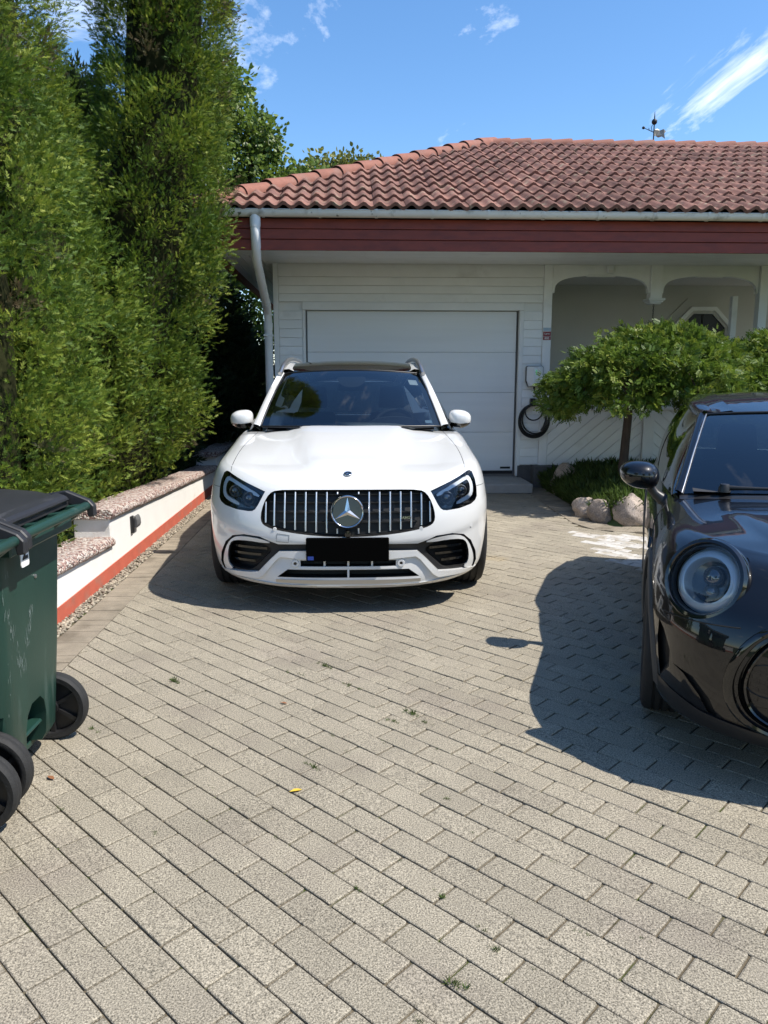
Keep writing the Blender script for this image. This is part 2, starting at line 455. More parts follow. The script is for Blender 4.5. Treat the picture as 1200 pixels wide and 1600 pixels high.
# border course along the wall (blocks laid across) and round the flower bed
mb = MB(); tones = []
y = 1.0
while y < 10.5:
    for x0, x1 in ((-1.697, -1.494),):
        tones.append(addp([(x0, y+.003), (x1, y+.003), (x1, y+.1015), (x0, y+.1015)], 0.001, None, mb))
    y += .1045
bl = BED[:6]
def inward(k):
    return [(2.62, 10.4), (2.58, 8.65), (2.565, 7.85), (2.64, 7.62), (2.92, 7.48), (7.4, 7.28)][k]
for k in range(5):
    a0 = Vector(bl[k]); a1 = Vector(bl[k+1]); c0 = Vector(inward(k)); c1 = Vector(inward(k+1))
    n_ = max(2, round((a1-a0).length/.105))
    for i in range(n_):
        t0 = (i+.03)/n_; t1 = (i+.97)/n_
        tones.append(addp([tuple(a0.lerp(a1, t0)), tuple(a0.lerp(a1, t1)), tuple(c0.lerp(c1, t1)), tuple(c0.lerp(c1, t0))][::-1], 0.006, None, mb))
me = bpy.data.meshes.new('border_course'); me.from_pydata(mb.v, [], mb.f)
bm = bmesh.new(); bm.from_mesh(me); bmesh.ops.recalc_face_normals(bm, faces=bm.faces); bm.to_mesh(me); bm.free(); tone_attr(me, tones)
tag(link('border_course', me, driveway, 'paver_border'), kind='stuff')
# pebble strip at the foot of the wall
mb = MB(); tones = []
ico = bmesh.new(); bmesh.ops.create_icosphere(ico, subdivisions=1, radius=1); iv = [v.co.copy() for v in ico.verts]; jf = [[v.index for v in f.verts] for f in ico.faces]; ico.free()
for i in range(4200):
    y = 1.5 + 9.3*rnd.random(); x = -1.752 + rnd.uniform(-.048, .048)
    r_ = rnd.uniform(.006, .013); e = Matrix.Rotation(rnd.random()*6.3, 3, 'Z')
    sc = Vector((r_*rnd.uniform(.7, 1.2), r_*rnd.uniform(.8, 1.5), r_*rnd.uniform(.5, .8)))
    o_ = Vector((x, y, rnd.uniform(-.006, .003)))
    mb.add([e @ Vector((v.x*sc.x, v.y*sc.y, v.z*sc.z)) + o_ for v in iv], jf); tones.append((rnd.choice((.45, .6, .75, .85, 1, 1.2)), len(iv)))
me = bpy.data.meshes.new('pebble_strip'); me.from_pydata(mb.v, [], mb.f); me.shade_smooth(); tone_attr(me, tones)
tag(link('pebble_strip', me, None, 'pebble'), 'strip of small pale pebbles along the foot of the white garden wall', 'pebbles', kind='stuff')

# ================================================================== GARDEN WALL
wall = thing('garden_wall', 'low stepped white rendered garden wall with red plinth and granite chip coping', 'wall', (-1.94, 7.0, 0))
WX0, WX1 = -2.07, -1.80
def wall_seg(y0, y1, z0, z1):
    m_ = MB(); m_.hexa([(WX0,y0,-.05),(WX1,y0,-.05),(WX1,y1,-.05),(WX0,y1,-.05),(WX0,y0,z0),(WX1,y0,z0),(WX1,y1,z1),(WX0,y1,z1)])
    part('wall_body', m_, 'render_white', wall, bevel=.006)
def coping(y0, y1, z0, z1, t=.062):
    """washed-concrete coping slab with rounded long edges"""
    m_ = MB(); n_ = max(2, int((y1-y0)/.12)); rows = []
    prof = [(-.305, .0), (-.315, .02), (-.305, .05), (-.28, t), (.0, t+.006), (.012, t-.004), (.028, .04), (.03, .014), (.018, 0)]
    for i in range(n_+1):
        y = y0 + (y1-y0)*i/n_; z = z0 + (z1-z0)*i/n_
        rows.append([(WX1 + px_ + mnoise.noise((px_*30, y*25, z*9))*.003, y, z + pz + mnoise.noise((px_*30+9, y*25, pz*9))*.004) for px_, pz in prof + prof[:1]])
    m_.grid(rows); k = len(prof)+1
    m_.add([r for r in rows[0][:-1]], [list(range(k-1))]); m_.add([r for r in rows[-1][:-1]], [list(range(k-1))[::-1]])
    part('coping', m_, 'granite_chip', wall, smooth=50, merge=.0005)
wall_seg(1.2, 5.72, .455, .242); wall_seg(5.722, 10.36, .448, .259); wall_seg(10.362, 14.0, .44, .42)
coping(1.2, 3.4, .452, .363); coping(3.41, 5.735, .362, .241); coping(5.70, 7.55, .4495, .373); coping(7.56, 9.1, .3725, .310); coping(9.11, 10.36, .3095, .2595); coping(10.30, 12.2, .4405, .43)
m_ = MB(); m_.hexa([(WX1-.02,1.2,-.05),(WX1+.007,1.2,-.05),(WX1+.007,10.36,-.05),(WX1-.02,10.36,-.05),(WX1-.02,1.2,.085),(WX1+.007,1.2,.085),(WX1+.007,10.36,.115),(WX1-.02,10.36,.115)])
m_.box((WX1-.02, 10.362, -.05), (WX1+.009, 14.0, .118))
part('red_plinth', m_, 'red_plinth', wall)
def wall_light(y, z, label):
    t = thing('wall_light', label, 'wall light', (-1.80, y, z), group='small wall lights')
    m_ = MB(); m_.box((0, -.045, -.07), (.018, .012, .07)); part('mounting_plate', m_, 'black_plastic', t, wc=False, bevel=.003)
    m_ = MB(); prof = [(.018, -.03), (.036, -.035), (.045, -.01), (.043, .03), (.032, .06), (.018, .065)]
    m_.prism(prof, lambda u, v, k: (u, .012 + k*.11 if True else 0, v)); part('lamp_hood', m_, 'plinth_grey', t, wc=False, bevel=.004)
    m_ = MB(); m_.box((.020, .02, -.036), (.034, .112, -.032)); part('lens', m_, 'sign_white', t, wc=False)
wall_light(6.28, .30, 'small dark lamp on the sunlit white wall beside the green bin')
wall_light(11.05, .33, 'small dark lamp on the shaded end of the white wall beyond the white car')

# ================================================================== HOUSE
house = thing('house', 'white boarded house with red tiled hip roof, dark red fascia and garage', 'house', (2.0, 10.5, 0))
FY = 10.5
def board(x0, x1, z0, z1, y=FY, lap=.014, name='siding_board', m='white_paint', parent=house):
    """lapped horizontal board: thicker at its lower edge"""
    b_ = MB(); b_.hexa([(x0,y-lap,z0),(x1,y-lap,z0),(x1,y+.02,z0),(x0,y+.02,z0),(x0,y-.003,z1),(x1,y-.003,z1),(x1,y+.02,z1),(x0,y+.02,z1)])
    return part(name, b_, m, parent, bevel=.0025)
core = MB()
core.box((-.985, FY+.03, 0), (-.60, 18, 2.98)); core.box((-.60, FY+.03, 2.37), (2.34, 18, 2.98)); core.box((2.34, FY+.03, 0), (2.70, 12.45, 2.98)); 
core.box((2.20, FY+1.0, 0), (2.345, 12.45, 2.9)); core.box((-.62, 12.4, 0), (2.3, 12.45, 2.4))
part('wall', core, 'white_paint', house)
z = .30
while z < 2.33:
    board(-.93, -.625, z, min(z+.112, 2.36)); z += .114
z = .30
while z < 2.33:
    board(2.335, 2.588, z, min(z+.112, 2.36)); z += .114
for z0, z1 in ((2.47, 2.575), (2.577, 2.68), (2.682, 2.79), (2.792, 2.965)):
    board(-.93, 2.588, z0, z1)
def trim(x0, x1, z0, z1, y0, y1, name='trim_board', m='white_paint', parent=house, bev=.004):
    b_ = MB(); b_.box((x0, y0, z0), (x1, y1, z1)); return part(name, b_, m, parent, bevel=bev)
trim(-1.0, -.932, .28, 2.965, FY-.024, FY+.03); trim(-.62, 2.33, 2.366, 2.468, FY-.026, FY+.03)
trim(2.276, 2.333, .14, 2.364, FY-.022, FY+.06); trim(2.59, 2.705, .29, 2.965, FY-.028, FY+.03)
trim(-.622, -.585, .14, 2.364, FY-.018, FY+.06)
trim(-1.0, -.6, 0, .296, FY-.03, FY+.02, 'plinth', 'plinth_grey'); trim(2.30, 2.50, 0, .286, FY-.03, FY+.02, 'plinth', 'plinth_grey'); trim(2.49, 2.86, 0, .294, FY-.20, FY+.01, 'plinth_block', 'plinth_grey')
# garage door: four sections in a recess
gd = link('garage_door', None, house, loc=(-1.2, 0.07, 0))
zs = (.205, .742, 1.282, 1.822, 2.362)
for i in range(4):
    b_ = MB(); b_.box((-.565, FY+.075, zs[i]+.0015), (2.255, FY+.115, zs[i+1]-.0015)); part('door_panel', b_, 'white_metal', gd, bevel=.004)
b_ = MB(); b_.box((-.60, FY+.112, .12), (2.28, FY+.13, 2.37)); part('door_backing', b_, 'grey_gap', gd)
b_ = MB(); b_.box((-.565, FY+.07, .165), (2.255, FY+.118, .2045)); part('rubber_seal', b_, 'black_plastic', gd)
b_ = MB(); b_.box((2.08, FY+.068, .235), (2.22, FY+.078, .262)); part('vent', b_, 'black_plastic', gd)
b_ = MB(); b_.box((-.68, 9.76, 0), (2.36, 10.62, .125)); th = part('threshold_slab', b_, 'concrete', None, bevel=.012); tag(th, 'pale concrete slab at the foot of the garage door', 'doorstep')
# soffit boards, fascia, gutter
y = 8.905
while y < 10.46:
    x0 = -1.56 + (y-8.905)*.36
    trim(x0 if y < 10.4 else -1.0, 9.5, 2.955, 2.972, y, y+.117, 'soffit_board', bev=.003); y += .12
x = -1.555
while x < -1.02:
    yst = 8.905 + (x+1.57)/.36*1.0 + .02
    b_ = MB(); b_.hexa([(x,yst+.0,2.9535),(x+.103,yst+.29,2.9535),(x+.103,18,2.9535),(x,18,2.9535),(x,yst,2.97),(x+.103,yst+.29,2.97),(x+.103,18,2.97),(x,18,2.97)]); part('soffit_board', b_, 'white_paint', house); x += .112
b_ = MB(); b_.box((-1.57, 8.91, 2.975), (9.5, 18, 3.0)); part('soffit_backing', b_, 'dark_gap', house)
zz = (2.868, 2.985, 3.096, 3.205)
for i in range(3):
    board(-1.58, 9.5, zz[i], zz[i+1]-.004, 8.88, .016, 'fascia_board', 'red_paint')
b_ = MB(); b_.box((-1.60, 8.9, 2.868), (-1.565, 18, 3.2)); part('fascia_board', b_, 'red_paint', house)
b_ = MB(); prof = [(math.cos(a)*.062, math.sin(a)*.062) for a in np.linspace(math.pi, 2*math.pi, 13)]
prof = [(-.066, .012), (-.07, .004)] + prof + [(.058, .0)] 
inner = [(u*.93, v*.93+.003) for u, v in prof[::-1]]
b_.prism(prof + inner, lambda u, v, k: ((-1.70, 9.5)[k], 8.795+u, 3.262+v)); gut = part('gutter', b_, 'gutter_paint', house, smooth=35)
x = -1.55
while x < 9:
    b_ = MB(); pr = [(math.cos(a)*.069, math.sin(a)*.069) for a in np.linspace(math.pi*.92, 2*math.pi, 11)]; pi_ = [(u*.94, v*.94) for u, v in pr[::-1]]
    b_.prism(pr+pi_, lambda u, v, k: (x + k*.028, 8.795+u, 3.262+v)); part('gutter_bracket', b_, 'gutter_paint', gut, smooth=35); x += .612
dp = thing('downpipe', 'white round downpipe running from the gutter to the garage corner', 'downpipe', (-1.06, 10.42, 0))
X0 = -.985
b_ = MB(); b_.tube([(X0-.03, 8.80, 3.22), (X0-.03, 8.80, 3.05), (X0-.03, 8.83, 2.93), (X0-.045, 8.98, 2.78), (X0-.075, 10.20, 2.40), (X0-.08, 10.36, 2.33), (X0-.08, 10.40, 2.22), (X0-.08, 10.40, .02)], .052, 16)
part('pipe', b_, 'white_metal', dp, smooth=40)
for p0, p1 in (((X0-.03,8.80,3.10),(X0-.03,8.80,3.20)), ((X0-.08,10.40,2.10),(X0-.08,10.40,2.19)), ((X0-.0755,10.215,2.395),(X0-.0725,10.11,2.428))):
    b_ = MB(); b_.tube([p0, p1], .058, 16); part('collar', b_, 'white_metal', dp, smooth=40)
for z_ in (2.02, .9):
    b_ = MB(); b_.box((X0-.14, 10.34, z_), (X0-.02, 10.48, z_+.025)); part('pipe_clamp', b_, 'white_metal', dp, bevel=.003)

# roof
RP = R(24.1); EY, EZ, RY = 8.755, 3.265, 12.80
TW, TL = .345, .372
roof = MB(); RXL = -1.72; RXA = 2.2; RXR = 9.5; rz_ = EZ + (RY-EY)*math.tan(RP)
roof.add([(RXL,EY,EZ),(RXR,EY,EZ),(RXR,RY,rz_),(RXA,RY,rz_),(RXL,2*RY-EY,EZ),(RXR,2*RY-EY,EZ)], [(0,1,2,3),(0,3,4),(3,2,5,4)])
ro = part('roof', roof, 'underlay', house)
def tile_mesh(clip=None, lo=Vector((0,0,0))):
    b_ = MB(); nU = 12; prof = []
    for i in range(nU+1):
        u = TW*i/nU; ph = 4*math.pi*i/nU
        prof.append((u, .040*(.5-.5*math.cos(ph+.55))**1.15 + .007*math.sin(ph)))
    rows = [[(u, 0, w+.006) for u, w in prof], [(u, -.002, w+.046) for u, w in prof], [(u, .02, w+.052) for u, w in prof], [(u, TL+.05, w+.012) for u, w in prof]]
    b_.grid(rows, flip=True)
    me_ = b_.mesh('roof_tile', smooth=50)
    return me_
tmesh = tile_mesh(); tmesh.materials.append(MATS['roof_tile'])
rotm = Matrix.Rotation(RP, 4, 'X')
nrows = int(((RY-EY)/math.cos(RP))/TL) + 1
stuff = MB(); roofoff = Vector((0, 0, 0)); cnt = 0
for r_ in range(nrows):
    sY = r_*TL - .03
    for c_ in range(-1, 34):
        xx = -1.80 + c_*TW
        base = Vector((xx, EY + sY*math.cos(RP), EZ + sY*math.sin(RP) + .012))
        hipx = lambda yy: RXL + (yy-EY)*(RXA-RXL)/(RY-EY)
        y1 = base.y + (TL+.05)*math.cos(RP)
        if base.x + TW < hipx(base.y) : continue
        cutit = base.x < hipx(y1); top = y1 > RY+.02
        if base.x > 7.4:
            stuff.add([rotm @ v.co + base for v in tmesh.vertices], [list(p.vertices) for p in tmesh.polygons]); continue
        me_ = tmesh
        if cutit or top:
            bm = bmesh.new(); bm.from_mesh(tmesh); bm.transform(Matrix.Translation(base) @ rotm)
            geo = lambda: bm.verts[:]+bm.edges[:]+bm.faces[:]
            if cutit:
                n3 = Vector((-(RY-EY), (RXA-RXL), 0)).normalized()
                bmesh.ops.bisect_plane(bm, geom=geo(), plane_co=(RXL,EY,0), plane_no=n3, clear_outer=True)
            if top: bmesh.ops.bisect_plane(bm, geom=geo(), plane_co=(0,RY,0), plane_no=(0,1,0), clear_outer=True)
            if len(bm.faces) < 3: bm.free(); continue
            bm.transform((Matrix.Translation(base) @ rotm).inverted())
            me_ = bpy.data.meshes.new('roof_tile'); bm.to_mesh(me_); bm.free(); me_.materials.append(MATS['roof_tile'])
        cnt += 1
        o = link('roof_tile', me_, ro); o.location = base - roofoff + Vector((rnd.gauss(0,.002), 0, rnd.gauss(0,.002))); o.rotation_euler = (RP+rnd.gauss(0,.006), rnd.gauss(0,.006), rnd.gauss(0, .004))
me = bpy.data.meshes.new('tile_field'); me.from_pydata(stuff.v, [], stuff.f); me.shade_smooth()
tag(link('tile_field', me, ro, 'roof_tile', world_coords=True), kind='stuff')
def half_tile(L, r0, r1):
    b_ = MB(); rows = []
    for y_, r_, zz_ in ((0, r0*.93, 0), (0, r0, 0), (.05, r0, 0), (L, r1, -.012), (L+.05, r1, -.014)):
        rows.append([(r_*math.cos(a), y_, r_*math.sin(a)*.85 + zz_) for a in np.linspace(-.15, math.pi+.15, 13)])
    b_.grid(rows); me_ = b_.mesh('ridge_tile', smooth=45); me_.materials.append(MATS['ridge_tile']); return me_
rt_ = half_tile(.325, .122, .108)
x = RXA
while x < 9.3:
    o = link('ridge_tile', rt_, ro); o.location = Vector((x + .33, RY, rz_+.012+rnd.gauss(0,.002))) - roofoff; o.rotation_euler = (0, rnd.gauss(0,.006), R(90)); x += .327
ht_ = half_tile(.40, .128, .112)
A_ = Vector((RXL-.04, EY-.04, EZ-.01)); B_ = Vector((RXA, RY, rz_)); dv = (B_-A_); n_ = int(dv.length/.405)
yaw_ = math.atan2(-dv.x, dv.y); pit_ = math.asin(dv.normalized().z)
for i in range(n_+1):
    o = link('hip_tile', ht_, ro); o.location = A_ + dv.normalized()*(i*.405) + Vector((0,0,.03+rnd.gauss(0,.002))) - roofoff
    o.rotation_euler = (pit_, 0, yaw_)

# porch beside the garage: back wall, ceiling, arched board, posts, panelled parapet
b_ = MB(); b_.box((2.70, 12.45, 0), (9.5, 12.6, 2.98)); b_.box((2.70, FY+.05, .0), (9.5, 12.5, .12)); part('porch_wall', b_, 'porch_plaster', house)
b_ = MB(); b_.box((2.70, FY+.1, 2.93), (9.5, 12.5, 2.953)); part('porch_ceiling', b_, 'porch_plaster', house)
def arch_board(x0, x1, y0, y1):
    a0, a1 = x0+.025, x1-.025; mid = (a0+a1)/2; w = (a1-a0)/2; pts = []
    for k in range(0, 25):
        th_ = math.pi - math.pi*k/24
        cxx = math.cos(th_); pts.append((mid + w*math.copysign(abs(cxx)**.8, cxx), 2.60 + .225*abs(math.sin(th_))**.62))
    poly = [(x0, 2.60)] + pts + [(x1, 2.60), (x1, 2.965), (x0, 2.965)]
    # walls of the arch: strips so that the concave outline fills properly
    m2 = MB(); xs = [p[0] for p in pts]; zs_ = [p[1] for p in pts]
    P = [(x0, 2.60)] + list(zip(xs, zs_)) + [(x1, 2.60)]
    for i in range(len(P)-1):
        (xa, za), (xb, zb) = P[i], P[i+1]
        if xb-xa < 1e-5: continue
        m2.hexa([(xa,y0,za),(xb,y0,zb),(xb,y1,zb),(xa,y1,za),(xa,y0,2.965),(xb,y0,2.965),(xb,y1,2.965),(xa,y1,2.965)])
    me_ = m2.mesh('arch_board', merge=.0004)
    bm = bmesh.new(); bm.from_mesh(me_)
    bm.faces.ensure_lookup_table()
    dead = [f for f in bm.faces if abs(f.normal.x) > .99 and min(v.co.x for v in f.verts) > x0+.001 and max(v.co.x for v in f.verts) < x1-.001]
    bmesh.ops.delete(bm, geom=dead, context='FACES_ONLY'); bm.to_mesh(me_); bm.free()
    link('arch_board', me_, house, 'white_paint', world_coords=True)
arch_board(2.71, 4.02, FY-.01, FY+.05); arch_board(4.185, 5.51, FY-.01, FY+.05); arch_board(5.63, 6.95, FY-.01, FY+.05)
trim(3.17, 3.55, 2.808, 2.84, FY-.016, FY+.04); trim(4.66, 5.02, 2.808, 2.84, FY-.016, FY+.04)
trim(4.022, 4.183, 2.53, 2.965, FY-.05, FY+.09, 'post')
m2 = MB()
for w, z0, z1 in ((.115, 2.50, 2.53), (.095, 2.478, 2.50), (.075, 2.455, 2.478)): m2.box((4.10-w, FY+.02-w, z0), (4.10+w, FY+.02+w, z1))
part('post_cap', m2, 'white_paint', house, bevel=.006)
trim(5.512, 5.628, .12, 2.965, FY-.06, FY+.06, 'post'); trim(5.42, 5.50, .12, 2.62, FY+.5, FY+.58, 'post'); trim(4.03, 4.18, .12, 1.08, FY-.055, FY-.012, 'post'); trim(6.95, 7.07, .12, 2.965, FY-.06, FY+.06, 'post')
b_ = MB(); b_.box((2.71, FY+.0, .285), (9.5, FY+.05, 1.04)); part('parapet_backing', b_, 'white_paint', house)
trim(2.71, 9.5, 1.042, 1.085, FY-.045, FY+.09, 'parapet_rail'); trim(2.87, 9.5, .10, .283, FY-.02, FY+.04, 'base_board', 'red_paint')
def diag(x0, x1, sgn):
    s_ = .118; ang = R(40)*sgn
    dx_, dz_ = math.cos(ang), math.sin(ang); nx_, nz_ = -dz_, dx_
    for k in range(-22, 23):
        o_ = k*s_; c0 = Vector(((x0+x1)/2, .66)) + Vector((nx_, nz_))*o_
        q = [c0 + Vector((dx_, dz_))*a + Vector((nx_, nz_))*b2 for a, b2 in ((-2, .003), (2, .003), (2, s_-.003), (-2, s_-.003))]
        q = [tuple(v) for v in q]
        for nx, ny, cc in ((-1, 0, -x0), (1, 0, x1), (0, -1, -.288), (0, 1, 1.04)):
            q = clip_poly(q, nx, ny, cc)
            if len(q) < 3: break
        if len(q) < 3 or poly_area(q) < .002: continue
        m2 = MB(); m2.prism(q, lambda u, v, kk: (u, (FY-.016, FY-.001)[kk], v)); part('parapet_board', m2, 'white_paint', house, bevel=.004)
diag(2.71, 4.028, 1); diag(4.182, 5.51, -1); diag(5.63, 6.95, 1)
# octagonal window in the back wall of the porch
ow = link('octagon_window', None, house, loc=(3.65, 1.95, 2.15))
WC = Vector((5.65, 0, 2.12))
def octo(r): return [(WC.x + r*math.cos(R(22.5+45*k)), WC.z + r*1.0*math.sin(R(22.5+45*k))) for k in range(8)]
def oct_ring(r0, r1, y0, y1, name, m):
    a = octo(r0); c = octo(r1); m2 = MB()
    for k in range(8):
        k2 = (k+1) % 8
        m2.hexa([(c[k][0],y0,c[k][1]),(c[k2][0],y0,c[k2][1]),(a[k2][0],y0,a[k2][1]),(a[k][0],y0,a[k][1]),(c[k][0],y1,c[k][1]),(c[k2][0],y1,c[k2][1]),(a[k2][0],y1,a[k2][1]),(a[k][0],y1,a[k][1])])
    return part(name, m2, m, ow)
oct_ring(.52, .66, 12.43, 12.46, 'window_trim', 'porch_plaster'); oct_ring(.45, .515, 12.37, 12.47, 'window_frame', 'white_paint'); oct_ring(.40, .449, 12.40, 12.47, 'window_frame', 'porch_plaster')
m2 = MB(); m2.prism(octo(.40), lambda u, v, k: (u, (12.425, 12.44)[k], v)); part('pane', m2, 'window_dark', ow)
m2 = MB(); m2.box((5.26, 12.41, 2.11), (6.04, 12.424, 2.13)); m2.box((5.64, 12.412, 1.74), (5.66, 12.4235, 2.5)); part('glazing_bar', m2, 'iron', ow)

# ---- small things on the house
t = thing('weather_vane', 'small iron weather vane with a pale flag on the roof ridge', 'weather vane', (4.83, RY, rz_+.1))
m2 = MB(); m2.tube([(0,0,-.1),(0,0,.36),(0,0,.44)], [.010,.009,.002], 8); part('rod', m2, 'iron', t, wc=False, smooth=40)
m2 = MB(); m2.lathe([(.0001,-.045),(.025,-.038),(.042,-.016),(.042,.016),(.025,.038),(.0001,.045)], 16, Matrix.Translation((0,0,.285))); part('ball', m2, 'iron', t, wc=False, smooth=50)
m2 = MB(); fl = [(0,.03),(.05,.055),(.09,.03),(.14,.05),(.175,.02),(.15,-.02),(.165,-.09),(.12,-.06),(.07,-.075),(.03,-.055),(0,-.065)]
m2.prism(fl, lambda u, v, k: (u+.01, -.004+.008*k + .02*math.sin(u*30), v+.14-.1*u)); part('flag', m2, 'vane_sheet', t, wc=False)
m2 = MB(); m2.tube([(0,0,.13),(-.09,0,.165),(-.155,0,.19)], [.007,.006,.005], 6); m2.tube([(-.03,0,.15),(-.045,0,.2),(-.03,0,.235)], .005, 6); m2.tube([(-.075,0,.16),(-.085,0,.195)], .005, 6); part('arrow', m2, 'iron', t, wc=False)
m2 = MB(); m2.lathe([(.0001,-.024),(.02,-.014),(.024,0),(.02,.014),(.0001,.024)], 12, Matrix.Translation((-.17,0,.195))); part('arrow_ball', m2, 'iron', t, wc=False, smooth=50)

t = thing('wall_charger', 'white car charger box with green light mounted right of the garage door', 'charger', (2.492, FY-.02, 1.50))
oc = [(-.105,.14),(.105,.14),(.118,.125),(.118,-.06),(.085,-.14),(-.085,-.14),(-.118,-.06),(-.118,.125)]
m2 = MB(); m2.prism(oc, lambda u, v, k: (u, (-.05, .0)[k], v)); part('back_case', m2, 'black_plastic', t, wc=False, bevel=.006)
m2 = MB(); fr = [(u*.94, v*.96) for u, v in oc]
m2.add([(u, -.052, v) for u, v in fr] + [(-.03,-.105,.125),(.035,-.105,.125),(.035,-.105,-.125),(-.03,-.105,-.125)],
       [(0,1,9,8),(1,2,9),(2,3,9),(3,10,9),(3,4,10),(4,5,11,10),(5,6,11),(6,8,11),(6,7,8),(7,0,8),(8,9,10,11)])
part('front_cover', m2, 'white_metal', t, wc=False, bevel=.004)
m2 = MB(); m2.box((.004, -.1075, .02), (.012, -.1052, .085)); part('status_light', m2, 'led_green', t, wc=False)
m2 = MB(); m2.tube([(-.002, -.05, -.14), (-.002, -.05, -.165)], .014, 10); part('cable_gland', m2, 'black_plastic', t, wc=False)
t = thing('charging_cable', 'black charging cable coiled on a hook beneath the white charger box', 'cable', (2.50, FY-.05, .93))
m2 = MB(); m2.box((-.058, -.06, .17), (.012, .03, .275)); part('hook', m2, 'black_plastic', t, wc=False, bevel=.008)
rc = random.Random(3)
for k in range(4):
    r_ = (.205, .195, .21, .185)[k]; cx_ = (0, .005, -.006, .012)[k]; cz_ = (-.02, -.015, -.03, -.0)[k]
    m2 = MB(); m2.tube([(cx_+r_*1.0*math.cos(a), -.02-.018*k+.006*math.sin(3*a+k), cz_ + r_*1.06*math.sin(a)) for a in np.linspace(0, 2*math.pi, 49)[:-1]], .0115, 8, closed=True); part('cable_loop', m2, 'cable_black', t, wc=False, smooth=60)
m2 = MB(); m2.tube([(-.02+.115*math.cos(a), -.085, .10+.115*math.sin(a)) for a in np.linspace(R(165), R(380), 24)], .009, 8); part('cable_loop', m2, 'cable_black', t, wc=False, smooth=60)
m2 = MB(); m2.tube([(-.005,.0,.42),(0,.0,.37),(.05,-.02,.29),(.085,-.03,.20),(.10,-.03,.12),(.16,-.03,.08)], .010, 8); part('cable_lead', m2, 'cable_black', t, wc=False, smooth=60)
m2 = MB(); m2.tube([(.09,-.10,-.16),(.13,-.10,-.10),(.15,-.10,-.02),(.14,-.10,.04)], [.022,.026,.02,.016], 10); part('plug', m2, 'black_plastic', t, wc=False, smooth=50)
def text_mesh(s, size, name='lettering', ext=.0006, bold=False):
    c = bpy.data.curves.new(name, 'FONT'); c.body = s; c.size = size; c.extrude = ext; c.align_x = 'CENTER'; c.align_y = 'CENTER'; c.resolution_u = 3
    if bold: c.offset = size*.02
    o = bpy.data.objects.new(name, c); col.objects.link(o)
    dg = bpy.context.evaluated_depsgraph_get(); me_ = bpy.data.meshes.new_from_object(o.evaluated_get(dg)); me_.materials.clear()
    bpy.data.objects.remove(o); bpy.data.curves.remove(c); return me_
t = thing('alarm_sign', 'small red and white alarm sign on the post above the charger', 'sign', (2.648, FY-.030, 2.045))
m2 = MB(); m2.box((-.055, -.004, -.065), (.055, 0, .10)); part('sign_plate', m2, 'sign_white', t, wc=False)
m2 = MB(); m2.box((-.052, -.006, -.012), (.052, -.0041, .048)); part('red_field', m2, 'sign_red', t, wc=False)
m2 = MB(); m2.box((-.052, -.006, .056), (.052, -.0041, .096)); part('blue_field', m2, 'sign_blue', t, wc=False)
m2 = MB(); m2.box((-.052, -.006, -.062), (.052, -.0041, -.016)); part('number_field', m2, 'sign_red', t, wc=False)
o = link('lettering', text_mesh('Larm', .034, bold=True), t, 'sign_white', (0, -.0068, .020), (R(90), 0, 0)); o = link('lettering', text_mesh('800', .042, bold=True), t, 'sign_white', (0, -.0068, -.040), (R(90), 0, 0))
t = thing('motion_sensor', 'small white sensor box above the left porch arch', 'sensor', (3.47, FY-.012, 2.90))
m2 = MB(); m2.box((-.045, -.045, -.055), (.045, 0, .055)); part('case', m2, 'white_metal', t, wc=False, bevel=.008)
m2 = MB(); m2.box((-.03, -.05, -.045), (.03, -.0452, -.01)); part('lens', m2, 'sign_white', t, wc=False, bevel=.003)
t = thing('hanging_chain', 'thin dark chain hanging below the pendant post of the porch', 'chain', (4.10, FY+.02, 2.455))
for k in range(16):
    m2 = MB(); a_ = k % 2
    m2.tube([((.008*math.cos(q))*(1-a_), (.008*math.cos(q))*a_, -.018 - k*.028 + .018*math.sin(q)) for q in np.linspace(0, 2*math.pi, 9)[:-1]], .0035, 5, closed=True); part('chain_link', m2, 'iron', t, wc=False)

# ================================================================== PLANTS
mat('thuja_leaf', (0.085, 0.130, 0.022), 0.6, attr='tone', transl=0.32, spec=0.3, ramp=[(.10,(.14,.10,.055)),(.22,(.022,.052,.012)),(.40,(.070,.130,.018)),(.55,(.140,.205,.022)),(.74,(.29,.33,.05))])
mat('thuja_shaded', (0.030, 0.052, 0.016), 0.65, attr='tone', transl=0.2, spec=0.3)  # thuja leaf colour darkened for the shade beside the house
mat('broad_leaf', (0.13, 0.19, 0.032), 0.45, attr='tone', transl=0.42, spec=0.5)
mat('yellow_leaf', (0.19, 0.20, 0.045), 0.5, attr='tone', transl=0.35, spec=0.4)
mat('weeping_leaf', (0.085, 0.145, 0.024), 0.5, attr='tone', transl=0.35, spec=0.35, ramp=[(.2,(.034,.070,.014)),(.40,(.085,.150,.020)),(.58,(.14,.205,.026)),(.78,(.25,.29,.05))])
mat('ground_leaf', (0.075, 0.125, 0.026), 0.55, attr='tone', transl=0.25, spec=0.4)
mat('bark', (0.06, 0.043, 0.032), 0.9, var=0.3, vscale=18, bump=0.9, bscale=40, stretch=(3, 3, .6))
mat('core_dark', (0.022, 0.024, 0.010), 0.95, var=0.5, vscale=12, bump=1.0, bscale=20, spec=0.05)  # dark fill for the solid core inside the thuja crowns
mat('rock', (0.33, 0.27, 0.22), 0.85, var=0.35, vscale=9, bump=1.0, bscale=22, fine=0.5, fscale=120, objrand=0.22, second=(0.24, 0.205, 0.18), s2=(0.48, 0.6), s2scale=5)
mat('fallen_leaf', (0.55, 0.36, 0.03), 0.6); mat('dry_leaf', (0.22, 0.09, 0.035), 0.8)
NP = np.random.default_rng(11)

